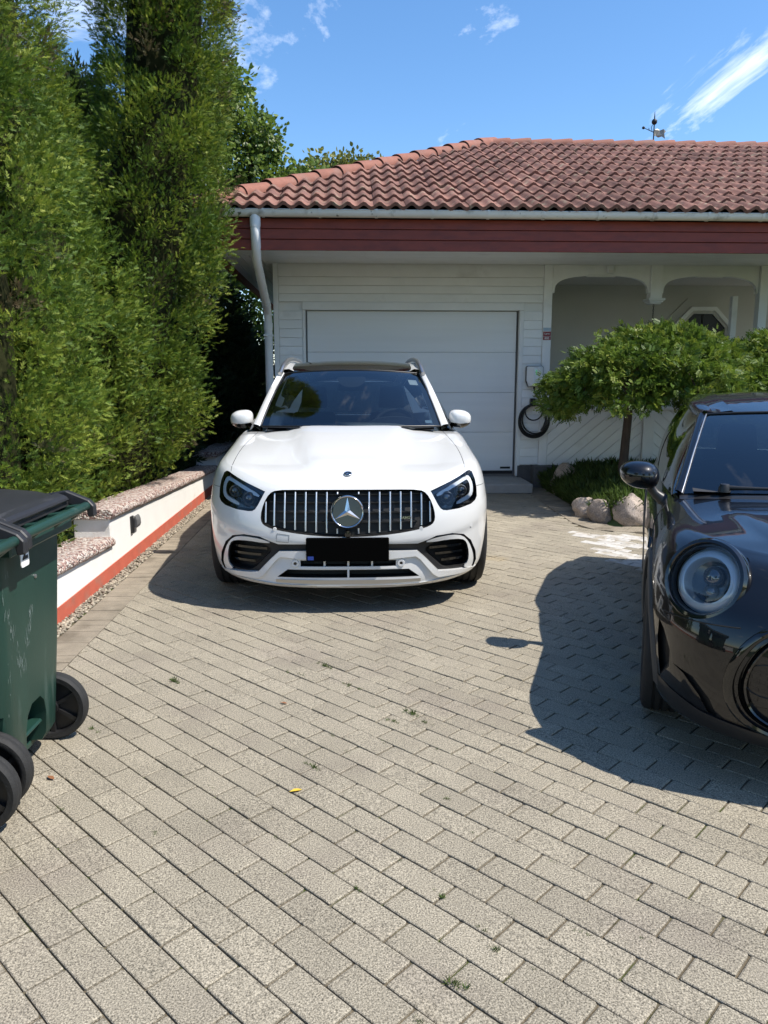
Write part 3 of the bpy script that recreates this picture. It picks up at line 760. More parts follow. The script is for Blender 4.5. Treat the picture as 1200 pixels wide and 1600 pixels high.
def scatter_mesh(name, tv, tf, pos, zdir, scale, tone, rng=NP, roll=None):
    """one mesh of N oriented copies of a small template; float attribute 'tone' per copy"""
    tv = np.asarray(tv, float); N = len(pos); k = len(tv)
    z = zdir/np.linalg.norm(zdir, axis=1, keepdims=True)
    ref = np.where(np.abs(z[:, 2:3]) < .95, np.array([[0, 0, 1.]]), np.array([[1., 0, 0]]))
    x = np.cross(ref, z); x /= np.linalg.norm(x, axis=1, keepdims=True); y = np.cross(z, x)
    ro_ = rng.uniform(0, 2*np.pi, N) if roll is None else roll
    c, s_ = np.cos(ro_)[:, None], np.sin(ro_)[:, None]
    x2 = x*c + y*s_; y2 = -x*s_ + y*c
    V = (pos[:, None, :] + scale[:, None, None]*(tv[None, :, 0:1]*x2[:, None, :] + tv[None, :, 1:2]*y2[:, None, :] + tv[None, :, 2:3]*z[:, None, :])).reshape(-1, 3)
    loops = []; starts = []; tot = 0
    fl = np.concatenate([np.array(f) for f in tf]); ln = np.array([len(f) for f in tf])
    L = (fl[None, :] + (np.arange(N)*k)[:, None]).ravel(); LT = np.tile(ln, N); LS = np.concatenate(([0], np.cumsum(LT)[:-1]))
    me_ = bpy.data.meshes.new(name)
    me_.vertices.add(len(V)); me_.vertices.foreach_set('co', V.ravel().astype(np.float32))
    me_.loops.add(len(L)); me_.loops.foreach_set('vertex_index', L.astype(np.int32))
    me_.polygons.add(len(LS)); me_.polygons.foreach_set('loop_start', LS.astype(np.int32)); me_.polygons.foreach_set('loop_total', LT.astype(np.int32))
    me_.update(calc_edges=True)
    a = me_.attributes.new('tone', 'FLOAT', 'POINT'); a.data.foreach_set('value', np.repeat(tone, k).astype(np.float32))
    return me_

def spray_template(nleaf=6, L=1.0, w=.075, bend=.25):
    """flat scaly fan: narrow pointed leaflets along a stem that grows along z"""
    v = []; f = []
    for i in range(nleaf):
        t = i/(nleaf-1); s = 1 if i % 2 else -1; a = s*(1.0-.85*t); z = t*L*.62; l = L*(.30+.18*math.sin(t*3))
        dx_, dz_ = math.sin(a), math.cos(a); nx_, nz_ = dz_, -dx_; o = len(v)
        v.extend([(-nx_*w, bend*z, z-nz_*w), (nx_*w, bend*z+.03, z+nz_*w), (dx_*l, bend*(z+.4)+.06*s, z+dz_*l)]); f.append((o, o+1, o+2))
    return v, f
SPR = spray_template()
def pinnate(n=4):
    v = []; f = []
    for i in range(n):
        for s in (-1, 1):
            z = .15 + .75*i/n; o = len(v)
            v.extend([(0, 0, z), (s*.15, .05, z+.19), (s*.36, -.02, z+.15), (s*.2, .02, z-.05)]); f.append((o, o+1, o+2, o+3))
    o = len(v); v.extend([(0, 0, .9), (.1, .03, 1.02), (0, .0, 1.25), (-.1, .03, 1.02)]); f.append((o, o+1, o+2, o+3))
    return v, f
PIN = pinnate()
BROAD = ([(0,0,0),(.32,.08,.35),(.30,.04,.72),(0,-.06,1.05),(-.30,.04,.72),(-.32,.08,.35),(0,-.02,.5)], [(0,1,6),(1,2,3,6),(6,3,4,5),(0,6,5)])

def unit(a): return a/np.maximum(np.linalg.norm(a, axis=1, keepdims=True), 1e-9)
def sph(n, rng=NP): return unit(rng.normal(size=(n, 3)))

def crown_tube(spec, nclump, per, rc, seed, lump=.16, zpow=1.0, sk=1.0):
    """clump centres on a lumpy column (spec rows: z, cx, cy, r), then sprays round each clump"""
    rng = np.random.default_rng(seed); spec = np.array(spec)
    z = spec[0, 0] + (spec[-1, 0]-spec[0, 0])*rng.uniform(0, 1, nclump)**zpow
    th = rng.uniform(0, 2*np.pi, nclump)
    cx = np.interp(z, spec[:, 0], spec[:, 1]); cy = np.interp(z, spec[:, 0], spec[:, 2]); r = np.interp(z, spec[:, 0], spec[:, 3])
    ru = np.array([1 + lump*(mnoise.noise((2.2*math.cos(t)+seed, 2.2*math.sin(t), .9*zz*sk)) + .7*mnoise.noise((5*math.cos(t), 5*math.sin(t)+seed, 2.2*zz*sk))) for t, zz in zip(th, z)])
    depth = np.where(rng.uniform(size=nclump) < .78, rng.uniform(.84, 1.06, nclump), rng.uniform(.62, .86, nclump))
    rr = r*ru*depth
    P = np.stack([cx + rr*np.cos(th), cy + rr*np.sin(th), z], 1)
    Nn = np.stack([np.cos(th), np.sin(th), np.full(nclump, .25)], 1)
    ctone = rng.uniform(.75, 1.28, nclump)*np.where(rng.uniform(size=nclump) < .035, .32, 1)
    i = np.repeat(np.arange(nclump), per)
    off = sph(len(i), rng)*rng.uniform(.2, 1, (len(i), 1))
    cr_ = rng.uniform(.75, 1.3, nclump)*rc
    pos = P[i] + off*cr_[i][:, None]*np.array([[1, 1, 1.15]])
    zd = unit(Nn[i]*.7 + off*1.0 + np.array([[0, 0, .35]]) + rng.normal(size=(len(i), 3))*.35)
    return pos, zd, ctone[i]*rng.uniform(.75, 1.25, len(i)), rng

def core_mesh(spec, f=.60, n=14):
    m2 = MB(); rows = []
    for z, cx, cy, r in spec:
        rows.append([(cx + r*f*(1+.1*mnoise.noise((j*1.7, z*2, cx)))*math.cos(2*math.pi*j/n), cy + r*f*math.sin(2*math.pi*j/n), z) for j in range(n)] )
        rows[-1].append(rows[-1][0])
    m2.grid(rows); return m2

def thuja(label, spec, nclump, per, rc, size, seed, m='thuja_leaf', lump=.27, grp='tall thuja trees on the left', trunk_r=.12):
    base = (spec[0][1], spec[0][2], 0.0)
    t = thing('thuja_tree', label, 'tree', base, group=grp)
    pos, zd, tone, rng = crown_tube(spec, nclump, per, rc, seed, lump)
    ok = ~((pos[:, 0] > -1.74) & (pos[:, 2] < .75) & (pos[:, 1] < 10.5)); pos, zd, tone = pos[ok], zd[ok], tone[ok]
    ok = ~((pos[:, 0] > -2.02) & (pos[:, 2] < .62) & (pos[:, 1] < 10.5)); pos, zd, tone = pos[ok], zd[ok], tone[ok]
    me_ = scatter_mesh('crown', *SPR, pos, zd, rng.uniform(.75, 1.25, len(pos))*size, tone, rng)
    link('crown', me_, t, m, world_coords=True)
    part('dark_core', core_mesh(spec), 'core_dark', t)  # solid dark core added inside the crown to block the view through
    m2 = MB(); m2.tube([(base[0], base[1], -.05)] + [(s[1], s[2], s[0]) for s in spec], [trunk_r]+[trunk_r*(1-.85*k/len(spec)) for k in range(len(spec))], 8); part('trunk', m2, 'bark', t, smooth=60)
    return t
thuja('nearest tall sunlit thuja at the left edge behind the green bin',
      [(.15,-2.95,5.25,.95),(.8,-2.95,5.3,1.12),(2.0,-2.95,5.35,1.10),(3.0,-3.0,5.4,1.0),(4.5,-3.05,5.4,.9),(6.5,-3.0,5.4,.65),(8.0,-3.0,5.4,.15)], 1400, 70, .162, .056, 1)
thuja('second tall thuja, half hidden between the nearest thuja and the slim one',
      [(.15,-3.0,6.75,.9),(.8,-2.95,6.8,1.05),(2.2,-2.95,6.85,1.02),(3.2,-3.02,6.9,.88),(4.2,-3.1,6.9,.70),(5.0,-3.1,6.9,.66),(7.0,-3.05,6.9,.5),(8.2,-3.05,6.9,.1)], 1120, 70, .162, .056, 2)
thuja('slim tall thuja nearest the house corner, overhanging the white wall',
      [(.25,-2.62,8.0,.70),(.8,-2.60,8.1,.86),(1.6,-2.42,8.2,.84),(2.4,-2.28,8.25,.80),(3.0,-2.08,8.25,.72),(4.0,-1.84,8.3,.62),(5.2,-1.76,8.3,.58),(6.6,-1.82,8.3,.5),(7.6,-1.85,8.3,.1)], 1232, 70, .162, .056, 3)
thuja('low dark thuja in the shade behind the wall, beside the house', [(.1,-3.1,10.2,.9),(1.0,-3.1,10.2,1.0),(2.6,-3.2,10.3,.9),(4.2,-3.3,10.3,.5),(5.0,-3.3,10.3,.1)], 420, 16, .24, .2, 4, 'thuja_shaded', .2, 'shaded evergreens beside the house')
thuja('dark evergreen in the narrow passage left of the garage wall', [(.1,-2.7,12.6,1.0),(1.2,-2.7,12.6,1.15),(2.6,-2.8,12.6,1.0),(3.6,-2.9,12.6,.5),(4.2,-2.9,12.6,.1)], 420, 16, .24, .2, 5, 'thuja_shaded', .2, 'shaded evergreens beside the house')
thuja('dark shrub at the far end of the passage beside the house', [(.05,-2.3,15.2,.8),(.8,-2.3,15.2,.9),(1.9,-2.4,15.2,.7),(2.5,-2.4,15.2,.1)], 260, 16, .24, .2, 6, 'thuja_shaded', .2, 'shaded evergreens beside the house', .06)

def broadleaf(label, base, blobs, nleaf, size, seed, m='broad_leaf', grp=None, name='leafy_tree', tr=.16, branches=True):
    """tree from clump blobs (x, y, z, r): leaves through each blob's outer volume, trunk and limbs reaching them"""
    rng = np.random.default_rng(seed); t = thing(name, label, 'tree', base, group=grp)
    B = np.array(blobs); w = B[:, 3]**2; idx = rng.choice(len(B), nleaf//14, p=w/w.sum())
    dirs = sph(len(idx), rng); rad = rng.uniform(.45, 1.05, (len(idx), 1))
    P = B[idx, :3] + dirs*B[idx, 3:4]*rad*np.array([[1, 1, .85]])
    i = np.repeat(np.arange(len(P)), 14); off = sph(len(i), rng)
    pos = P[i] + off*rng.uniform(.05, 1, (len(i), 1))*size*3.0
    zd = unit(dirs[i]*.6 + off*.5 + np.array([[0, 0, -.25]]) + rng.normal(size=(len(i), 3))*.5)
    tone = rng.uniform(.7, 1.25, len(P))[i]*rng.uniform(.75, 1.25, len(i))
    link('crown', scatter_mesh('crown', *BROAD, pos, zd, rng.uniform(.7, 1.3, len(i))*size, tone, rng), t, m, world_coords=True)
    m2 = MB(); bx, by, bz = base; zt = max(b[2] for b in blobs); cx = np.mean(B[:, 0]); cy = np.mean(B[:, 1])
    top = (cx, cy, zt*.85); m2.tube([(bx, by, -.05), ((bx*2+cx)/3, (by*2+cy)/3, zt*.3), top], [tr, tr*.75, tr*.2], 8)
    part('trunk', m2, 'bark', t, smooth=60)
    if branches:
        for b in blobs:
            m2 = MB(); q = Vector((bx, by, 0)).lerp(Vector(top), .35 + .3*rng.uniform())
            m2.tube([q, q.lerp(Vector(b[:3]), .5)+Vector((0, 0, .15)), b[:3]], [tr*.4, tr*.28, tr*.08], 6); part('limb', m2, 'bark', t, smooth=60)
    return t
broadleaf('leafy tree rising behind the slim thuja and the roof hip', (-4.2, 18.6, 0),
    [(-2.75,18.4,7.7,.75),(-3.6,18.6,7.5,1.2),(-2.35,18.4,6.9,.65),(-2.0,18.3,6.6,.5),(-1.75,18.3,6.75,.4),(-3.0,18.5,6.4,1.2),(-2.1,18.4,5.8,.85),(-1.45,18.4,5.75,.55),(-.85,18.5,5.75,.55),(-1.3,18.5,5.1,.8),(-.3,18.6,5.45,.6),(.4,18.8,5.3,.6),(-.5,18.7,4.7,.9),(-2.4,18.6,4.7,1.2),(-3.8,18.6,4.4,1.5),(-4.6,18.6,6.2,1.4)], 26000, .11, 21)
broadleaf('yellow green tree far behind the roof hip', (-1.0, 28, 0),
    [(-.6,28,8.05,1.0),(-1.5,28,7.5,1.1),(.3,28,8.2,.9),(1.1,28.2,8.0,.9),(1.8,28.2,7.7,.8),(2.5,28.2,7.4,.8),(-.2,28,6.8,1.6),(-2.6,28,6.6,1.3),(1.6,28,6.6,1.5),(3.2,28,6.8,.9)], 24000, .15, 22, 'yellow_leaf', tr=.25)
broadleaf('treetop peeping over the roof ridge at the right edge', (17.2, 31, 0), [(17.0,31,9.0,1.3),(18.3,31,9.4,1.6),(19.6,31,8.5,1.8),(17.8,31,7,2)], 5000, .17, 23, 'yellow_leaf', tr=.25)
broadleaf('sunlit bush glimpsed between the dark passage and the downpipe', (-2.3, 19.0, 0), [(-2.0,18.6,1.2,.9),(-1.7,18.7,2.2,.9),(-2.1,18.8,3.1,.9),(-3.2,19,2.2,1.2),(-3.0,19.0,3.6,1.2),(-2.0,18.9,.5,.8)], 7000, .11, 24, tr=.08)
proto = broadleaf('unseen broad tree added for reflections, behind the viewer to the left', (-7.0, -9.0, 0),
    [(-7,-9,6.4,1.8),(-5.6,-9,5.4,1.7),(-8.4,-9,5.3,1.8),(-7,-7.8,4.6,1.8),(-7,-10.4,4.8,1.8),(-5.9,-8.4,3.7,1.5),(-8.2,-8.4,3.6,1.6)], 9000, .15, 25, grp='unseen trees added for reflections', tr=.22)  # out-of-view trees added so the car paint has something to mirror
def copy_tree(o, parent=None):
    c = o.copy(); col.objects.link(c); c.parent = parent
    for ch in o.children: copy_tree(ch, c)
    return c
for k, (x, y, rz, lb) in enumerate(((1.5,-15,1.2,'unseen broad tree added for reflections, straight behind the viewer'),(10.5,-7,2.5,'unseen broad tree added for reflections, behind the viewer to the right'),(14.5,1.5,4.0,'unseen broad tree added for reflections, right of the driveway beyond the black car'),(15.0,9.0,.6,'unseen broad tree added for reflections, right of the house beyond the porch'))):
    c = copy_tree(proto); c.location = (x, y, 0); c.rotation_euler = (0, 0, rz); c['label'] = lb

# ---- small weeping trees in the bed in front of the porch
def weeping(label, base, c, rx, ry, zt, zb, nclump, seed):
    rng = np.random.default_rng(seed); t = thing('weeping_tree', label, 'tree', base, group='small weeping trees in the flower bed')
    u = rng.uniform(0, 1, nclump); ph = rng.uniform(0, 2*np.pi, nclump)
    rr = np.sqrt(u)*1.0
    lump = np.array([1 + .26*mnoise.noise((2.5*math.cos(a)+seed, 2.5*math.sin(a), r_*2)) for a, r_ in zip(ph, rr)])
    top = zt - (zt-1.45)*rr**2.4 + rng.normal(size=nclump)*.045
    hang = rng.uniform(0, 1, nclump)**1.6*np.clip((rr-.35)/.5, 0, 1)*(top-zb)*(.75+.35*np.sin(ph*3+seed)*.5)
    P = np.stack([c[0]+rx*rr*lump*np.cos(ph), c[1]+ry*rr*lump*np.sin(ph), top-hang], 1)
    out = np.stack([np.cos(ph)*rr, np.sin(ph)*rr, 1.0-rr*1.2], 1)
    per = 32; i = np.repeat(np.arange(nclump), per); off = sph(len(i), rng)
    pos = P[i] + off*rng.uniform(0, 1, (len(i), 1))*np.array([[.13, .13, .11]])
    zd = unit(out[i]*.5 + off*.6 + np.array([[0, 0, -.25]]) + rng.normal(size=(len(i), 3))*.45)
    tone = rng.uniform(.75, 1.25, nclump)[i]*rng.uniform(.7, 1.3, len(i))
    link('crown', scatter_mesh('crown', *PIN, pos, zd, rng.uniform(.7, 1.3, len(i))*.068, tone, rng), t, 'weeping_leaf', world_coords=True)
    m2 = MB(); b = Vector(base); m2.tube([b-Vector((0,0,.1)), b+Vector((.01,.0,.25)), b+Vector((.03,.02,.55)), b+Vector((.045,.02,.85)), b+Vector((.05,.02,1.15))], [.068,.055,.05,.047,.045], 12); part('trunk', m2, 'bark', t, smooth=60)
    for k in range(14):
        a = 2*math.pi*k/14 + rng.uniform(-.2, .2); r_ = rng.uniform(.6, .95); m2 = MB(); s = b+Vector((.05,.02,1.1))
        e = Vector((c[0]+rx*r_*math.cos(a), c[1]+ry*r_*math.sin(a), 0))
        m2.tube([s, s.lerp(Vector((e.x, e.y, zt-.1)), .35)+Vector((0,0,.22)), Vector((s.x*.35+e.x*.65, s.y*.35+e.y*.65, zt-.18)), Vector((e.x, e.y, 1.35)), Vector((e.x*1.0, e.y, 1.12))], [.028,.02,.013,.007,.003], 6); part('branch', m2, 'bark', t, smooth=60)
weeping('small weeping tree on a bare trunk in front of the diagonal porch boards', (3.15, 8.75, .18), (3.50, 8.80), 1.16, 1.0, 1.95, .96, 680, 31)
weeping('second small weeping tree showing above the black car roof', (5.55, 8.9, .18), (5.30, 8.85), 1.15, 1.0, 1.98, .95, 420, 32)

# ---- flower bed: mound, ground cover, boulders
BEDIN = [(2.60, 10.42), (2.60, 8.65), (2.59, 7.9), (2.68, 7.64), (2.95, 7.5), (7.4, 7.3), (7.4, 10.42)]
def bed_h(x, y):
    d_ = min(x-2.58, y-7.45, 10.45-y, 3.0)
    return -.02 + .24*max(0, min(1, d_/.55))**.7 + .03*mnoise.noise((x*2, y*2, 0))
m2 = MB(); nx_, ny_ = 40, 28
pts = [[(2.58+4.9*i/nx_, 7.45+3.0*j/ny_) for i in range(nx_+1)] for j in range(ny_+1)]
m2.grid([[(x, y, bed_h(x, y)) for x, y in r] for r in pts], flip=True)
bed = tag(part('flower_bed', m2, 'soil', smooth=60), kind='structure')
rng = np.random.default_rng(5); N = 9000
xx = 2.6+3.6*rng.uniform(0, 1, N)**1.5; yy = 7.5+2.8*rng.uniform(0, 1, N)
keep = np.array([in_poly(a, b, BEDIN) for a, b in zip(xx, yy)]); xx, yy = xx[keep], yy[keep]
pz = np.array([bed_h(a, b) for a, b in zip(xx, yy)]) + rng.uniform(-.02, .13, len(xx))
TUFT = ([], [])
for k in range(6):
    a = k*1.05; o = len(TUFT[0]); dx_, dy_ = math.cos(a), math.sin(a)
    TUFT[0].extend([(dx_*.02-dy_*.045, dy_*.02+dx_*.045, 0), (dx_*.02+dy_*.045, dy_*.02-dx_*.045, 0), (dx_*.28+dy_*.03, dy_*.28-dx_*.03, .6), (dx_*.62, dy_*.62, .95), (dx_*.28-dy_*.05, dy_*.28+dx_*.05, .62)]); TUFT[1].append((o, o+1, o+2, o+3, o+4))
gc = link('ground_cover', scatter_mesh('ground_cover', *TUFT, np.stack([xx, yy, pz], 1), unit(rng.normal(size=(len(xx), 3))*.35+np.array([[0, -.1, 1]])), rng.uniform(.06, .14, len(xx)), rng.uniform(.6, 1.4, len(xx)), rng), None, 'ground_leaf')
tag(gc, 'low grassy ground cover filling the flower bed under the weeping tree', 'ground cover', kind='stuff')
def boulder(label, c, s, seed, rz=0):
    bm = bmesh.new(); bmesh.ops.create_icosphere(bm, subdivisions=4, radius=1)
    for v in bm.verts:
        n_ = mnoise.noise(v.co*1.1+Vector((seed*3.1, 0, 0)))*.30 + mnoise.noise(v.co*2.6+Vector((0, seed, 0)))*.10 + mnoise.noise(v.co*7+Vector((seed, seed, 0)))*.025
        p = v.co*(1+n_)
        for nn, dd in (((.3,-.9,.3),.82),((-.8,-.3,.5),.86),((.7,.2,.7),.84),((0.1,-.6,.8),.88)):
            q = Vector(nn).normalized(); e = p.dot(q)-dd
            if e > 0: p -= q*e*.75
        v.co = Vector((p.x*s[0], p.y*s[1], p.z*s[2]))
    me_ = bpy.data.meshes.new('boulder'); bm.to_mesh(me_); bm.free(); me_.shade_smooth()
    o = link('boulder', me_, None, 'rock', c, (0, 0, rz)); tag(o, label, 'boulder', 'boulders edging the flower bed')
boulder('largest pale rounded boulder at the front of the flower bed', (2.86, 7.62, .12), (.175, .16, .19), 1)
boulder('brownish boulder just left of the largest pale one', (2.62, 7.80, .09), (.13, .14, .15), 2, .4)
boulder('boulder at the left bend of the bed edge, half under ground cover', (2.56, 8.10, .08), (.13, .16, .14), 3, 1.0)
boulder('boulder partly hidden behind the black car mirror, right of the pale one', (3.22, 7.60, .13), (.17, .16, .20), 4, .3)
boulder('boulder at the back of the bed beside the grey plinth block', (2.80, 9.72, .14), (.20, .22, .24), 5, .8)
boulder('boulder farther right along the bed behind the black car', (3.75, 7.55, .11), (.22, .17, .17), 6, .1)

# ---- shrub with arching twigs behind the wall, next to the bin
t = thing('arching_shrub', 'small shrub with arching leafy twigs behind the wall by the bin lid', 'shrub', (-2.3, 5.0, 0))
rs = random.Random(9); lp = []; lz = []
for k in range(16):
    a = rs.uniform(-.9, 1.6); L = rs.uniform(.35, .75); s = Vector((-2.3+rs.uniform(-.15, .1), 4.7+rs.uniform(-.5, .9), .2)); d_ = Vector((math.cos(a)*.7, math.sin(a)*.6, 0))
    h_ = rs.uniform(.25, .5); pts = [s + d_*L*t_ + Vector((0, 0, h_*1.9*t_ - h_*1.15*t_*t_)) for t_ in np.linspace(0, 1, 12)]
    m2 = MB(); m2.tube(pts, [.006-.004*i/11 for i in range(12)], 5); part('twig', m2, 'bark', t)
    for i in range(2, 12):
        tg = (pts[i]-pts[i-1]).normalized(); sd = tg.cross(Vector((0,0,1))).normalized()
        for q in (-1, 1):
            for f in (0, .5): lp.append(pts[i]-(pts[i]-pts[i-1])*f); lz.append(sd*q + tg*.5 + Vector((0,0,.3)))
lp = np.array(lp); lz = np.array(lz)
link('leaves', scatter_mesh('leaves', *BROAD, lp, lz, np.full(len(lp), .026), NP.uniform(.7, 1.4, len(lp))), t, 'broad_leaf', world_coords=True)
t = thing('low_shrub', 'small leafy bush behind the lowest coping beside the green bin', 'shrub', (-2.28, 5.45, 0))
rng = np.random.default_rng(77); n_ = 900; off = sph(n_, rng)
link('leaves', scatter_mesh('leaves', *BROAD, np.array([[-2.25, 5.3, .33]])+off*rng.uniform(.2, 1, (n_, 1))*np.array([[.22, .42, .24]]), unit(off+rng.normal(size=(n_, 3))*.4), rng.uniform(.03, .055, n_), rng.uniform(.7, 1.3, n_), rng), t, 'broad_leaf', world_coords=True)
m2 = MB(); m2.tube([(-2.25,5.3,-.05),(-2.25,5.3,.3)], .015, 6); part('stem', m2, 'bark', t)

# ---- weeds and moss in the joints, fallen leaves
rw = random.Random(21); WP = []
# tufts: ground x, y and size
SPOTS = ((-0.880,3.648,1.2),(0.262,3.237,1.5),(0.174,3.149,1),(0.314,3.143,0.8),(-0.026,3.571,0.8),(-0.151,3.832,1.2),(-0.260,3.705,0.8),(-0.159,2.770,1),(-0.021,2.883,0.7),(0.030,3.529,0.6),(0.129,2.959,0.6),(-1.099,3.118,1),(0.255,1.664,1),(0.255,1.998,0.9),(0.351,1.850,0.6),(0.448,1.909,0.5),(0.151,1.562,0.7),(0.463,1.696,0.5),(0.136,2.185,0.6),(-0.328,3.751,0.6),(-0.083,3.026,0.5),(0.086,3.306,0.6),(0.019,2.567,0.5),(0.342,2.894,0.6),(-1.035,2.521,0.6),(-0.662,2.358,0.5),(0.366,1.789,0.7),(0.613,2.148,0.5),(0.612,1.838,0.6),(0.013,2.037,0.6),(-0.522,2.635,0.5),(-0.256,2.304,0.5),(0.781,1.795,0.5),(-0.412,2.874,0.4),(0.338,2.510,0.6),(0.388,2.312,0.5))
pos = []; zd = []; sc = []
for x, y, s in SPOTS:
    c = Vector((x, y, 0))
    for k in range(int(7*s)+2):
        q = pu*rw.gauss(0, .02*s)
        pos.append((c.x+q.x+rw.gauss(0, .003), c.y+q.y+rw.gauss(0, .003), -.006)); zd.append((rw.gauss(0, .4), rw.gauss(0, .4), 1)); sc.append(rw.uniform(.008, .026)*min(s, 1.2))
# moss threads along random joints
for k in range(2600):
    rI = rw.randint(-12, 40); a = rw.uniform(-4, 5)
    if mnoise.noise((a*1.1, rI*.13, 3.3)) < .12: continue
    if rw.random() < .55: p_ = P0 + pu*a + pv*(rI*PW)
    else:
        cI = math.floor(a/PL); p_ = P0 + pu*(cI*PL + (.5*PL if rI % 2 == 0 else 0)) + pv*((rI+rw.random())*PW)
    if p_.x < -1.45 or p_.y > 6 or p_.y < .8: continue
    pos.append((p_.x, p_.y, -.010)); zd.append((rw.gauss(0, .3), rw.gauss(0, .3), 1)); sc.append(rw.uniform(.004, .009))
wd = link('joint_weeds', scatter_mesh('joint_weeds', *TUFT, np.array(pos), np.array(zd), np.array(sc), NP.uniform(.7, 1.5, len(pos))), None, 'ground_leaf')
tag(wd, 'grass tufts and moss growing in the joints of the paving', 'weeds', kind='stuff')
def leaf_thing(label, x, y, s, m, rz):
    c = Vector((x, y, 0)); m2 = MB(); v = [(0,-.5,0),(.2,-.2,.03),(.24,.1,.06),(.1,.4,.04),(0,.6,0),(-.12,.36,.06),(-.22,.1,.09),(-.18,-.2,.05),(0,0,.0)]
    m2.add([(a*s, b*s, .004+c_*s) for a, b, c_ in v], [(0,1,8),(1,2,8),(2,3,8),(3,4,8),(4,5,8),(5,6,8),(6,7,8),(7,0,8)])
    o = part('fallen_leaf', m2, m, None); o.location = (c.x, c.y, 0.001); o.rotation_euler = (0, 0, rz); tag(o, label, 'leaf', 'fallen leaves on the paving')
leaf_thing('yellow fallen leaf on the paving in front of the white car', -0.206, 2.590, .045, 'fallen_leaf', 1.9)
leaf_thing('curled brown leaf on the paving left of the yellow leaf, nearer the white car', -0.315, 3.358, .035, 'dry_leaf', 1.2)
leaf_thing('brown leaf scrap on the paving beside the bin wheel', -1.133, 2.721, .04, 'dry_leaf', .9)

# ================================================================== CARS: shared tools
mat('car_white', (0.62, 0.62, 0.605), 0.35, coat=1.0, spec=0.5)
mat('car_black', (0.0035, 0.0035, 0.0045), 0.35, coat=1.0, spec=0.12)
mat('car_dark', (0.006, 0.006, 0.006), 0.6)
mat('gloss_black', (0.004, 0.004, 0.004), 0.08, coat=0.5)
mat('satin_black', (0.014, 0.014, 0.015), 0.42, var=0.08)
mat('tyre', (0.014, 0.014, 0.014), 0.75, var=0.2, vscale=30, bump=0.3, bscale=90)
mat('chrome', (0.62, 0.62, 0.62), 0.12, metal=1.0)
mat('slat_metal', (0.72, 0.72, 0.71), 0.32, metal=0.85)
mat('silver', (0.45, 0.45, 0.45), 0.3, metal=0.9)
mat('lamp_white', (0.70, 0.72, 0.74), 0.25, coat=1.0)
mat('lamp_inner', (0.012, 0.013, 0.016), 0.2, coat=0.6)
mat('lamp_lens', (0.03, 0.033, 0.04), 0.03, spec=0.9, coat=1.0)
mat('seat_leather', (0.035, 0.035, 0.037), 0.6); mat('seat_light', (0.22, 0.21, 0.20), 0.6); mat('dash', (0.016, 0.016, 0.017), 0.7)
mat('headliner', (0.25, 0.25, 0.25), 0.9)
mat('plate_black', (0.002, 0.002, 0.002), 0.9, spec=0.02)
mat('light_guide', (0.55, 0.60, 0.66), 0.15, coat=1.0)
mat('plate_blue', (0.01, 0.04, 0.25), 0.4)
mat('grey_plastic', (0.045, 0.045, 0.046), 0.6)
glass('windscreen_glass', (0.40, 0.47, 0.50)); glass('side_glass', (0.10, 0.12, 0.12)); glass('lamp_glass', (0.93, 0.95, 0.97), ior=1.38, gain=1.0)

def dense(poly, step=.02):
    out = []
    for i in range(len(poly)):
        a = Vector(poly[i]); b = Vector(poly[(i+1) % len(poly)]); n_ = max(1, int((b-a).length/step))
        for k in range(n_): out.append(tuple(a.lerp(b, k/n_)))
    return out
def rounded(poly, n_=2, keep=()):
    """Chaikin corner cutting"""
    for _ in range(n_):
        out = []
        for i in range(len(poly)):
            a = Vector(poly[i]); b = Vector(poly[(i+1) % len(poly)]); out += [tuple(a.lerp(b, .25)), tuple(a.lerp(b, .75))]
        poly = out
    return poly
def mir(poly): return [(-x, z) for x, z in poly][::-1]
def cdt_fill(poly, step):
    pts = [Vector(p) for p in poly]; n_ = len(pts); edges = [(i, (i+1) % n_) for i in range(n_)]
    xs = [p[0] for p in poly]; zs_ = [p[1] for p in poly]; x = min(xs)+step*.5
    while x < max(xs):
        z = min(zs_)+step*.5
        while z < max(zs_):
            if in_poly(x, z, poly) and min((Vector((x, z))-q).length for q in pts) > step*.5: pts.append(Vector((x, z)))
            z += step
        x += step
    v, e, f, *_ = delaunay_2d_cdt(pts, edges, [list(range(n_))], 1, 1e-6)
    return [tuple(q) for q in v], [list(q) for q in f]
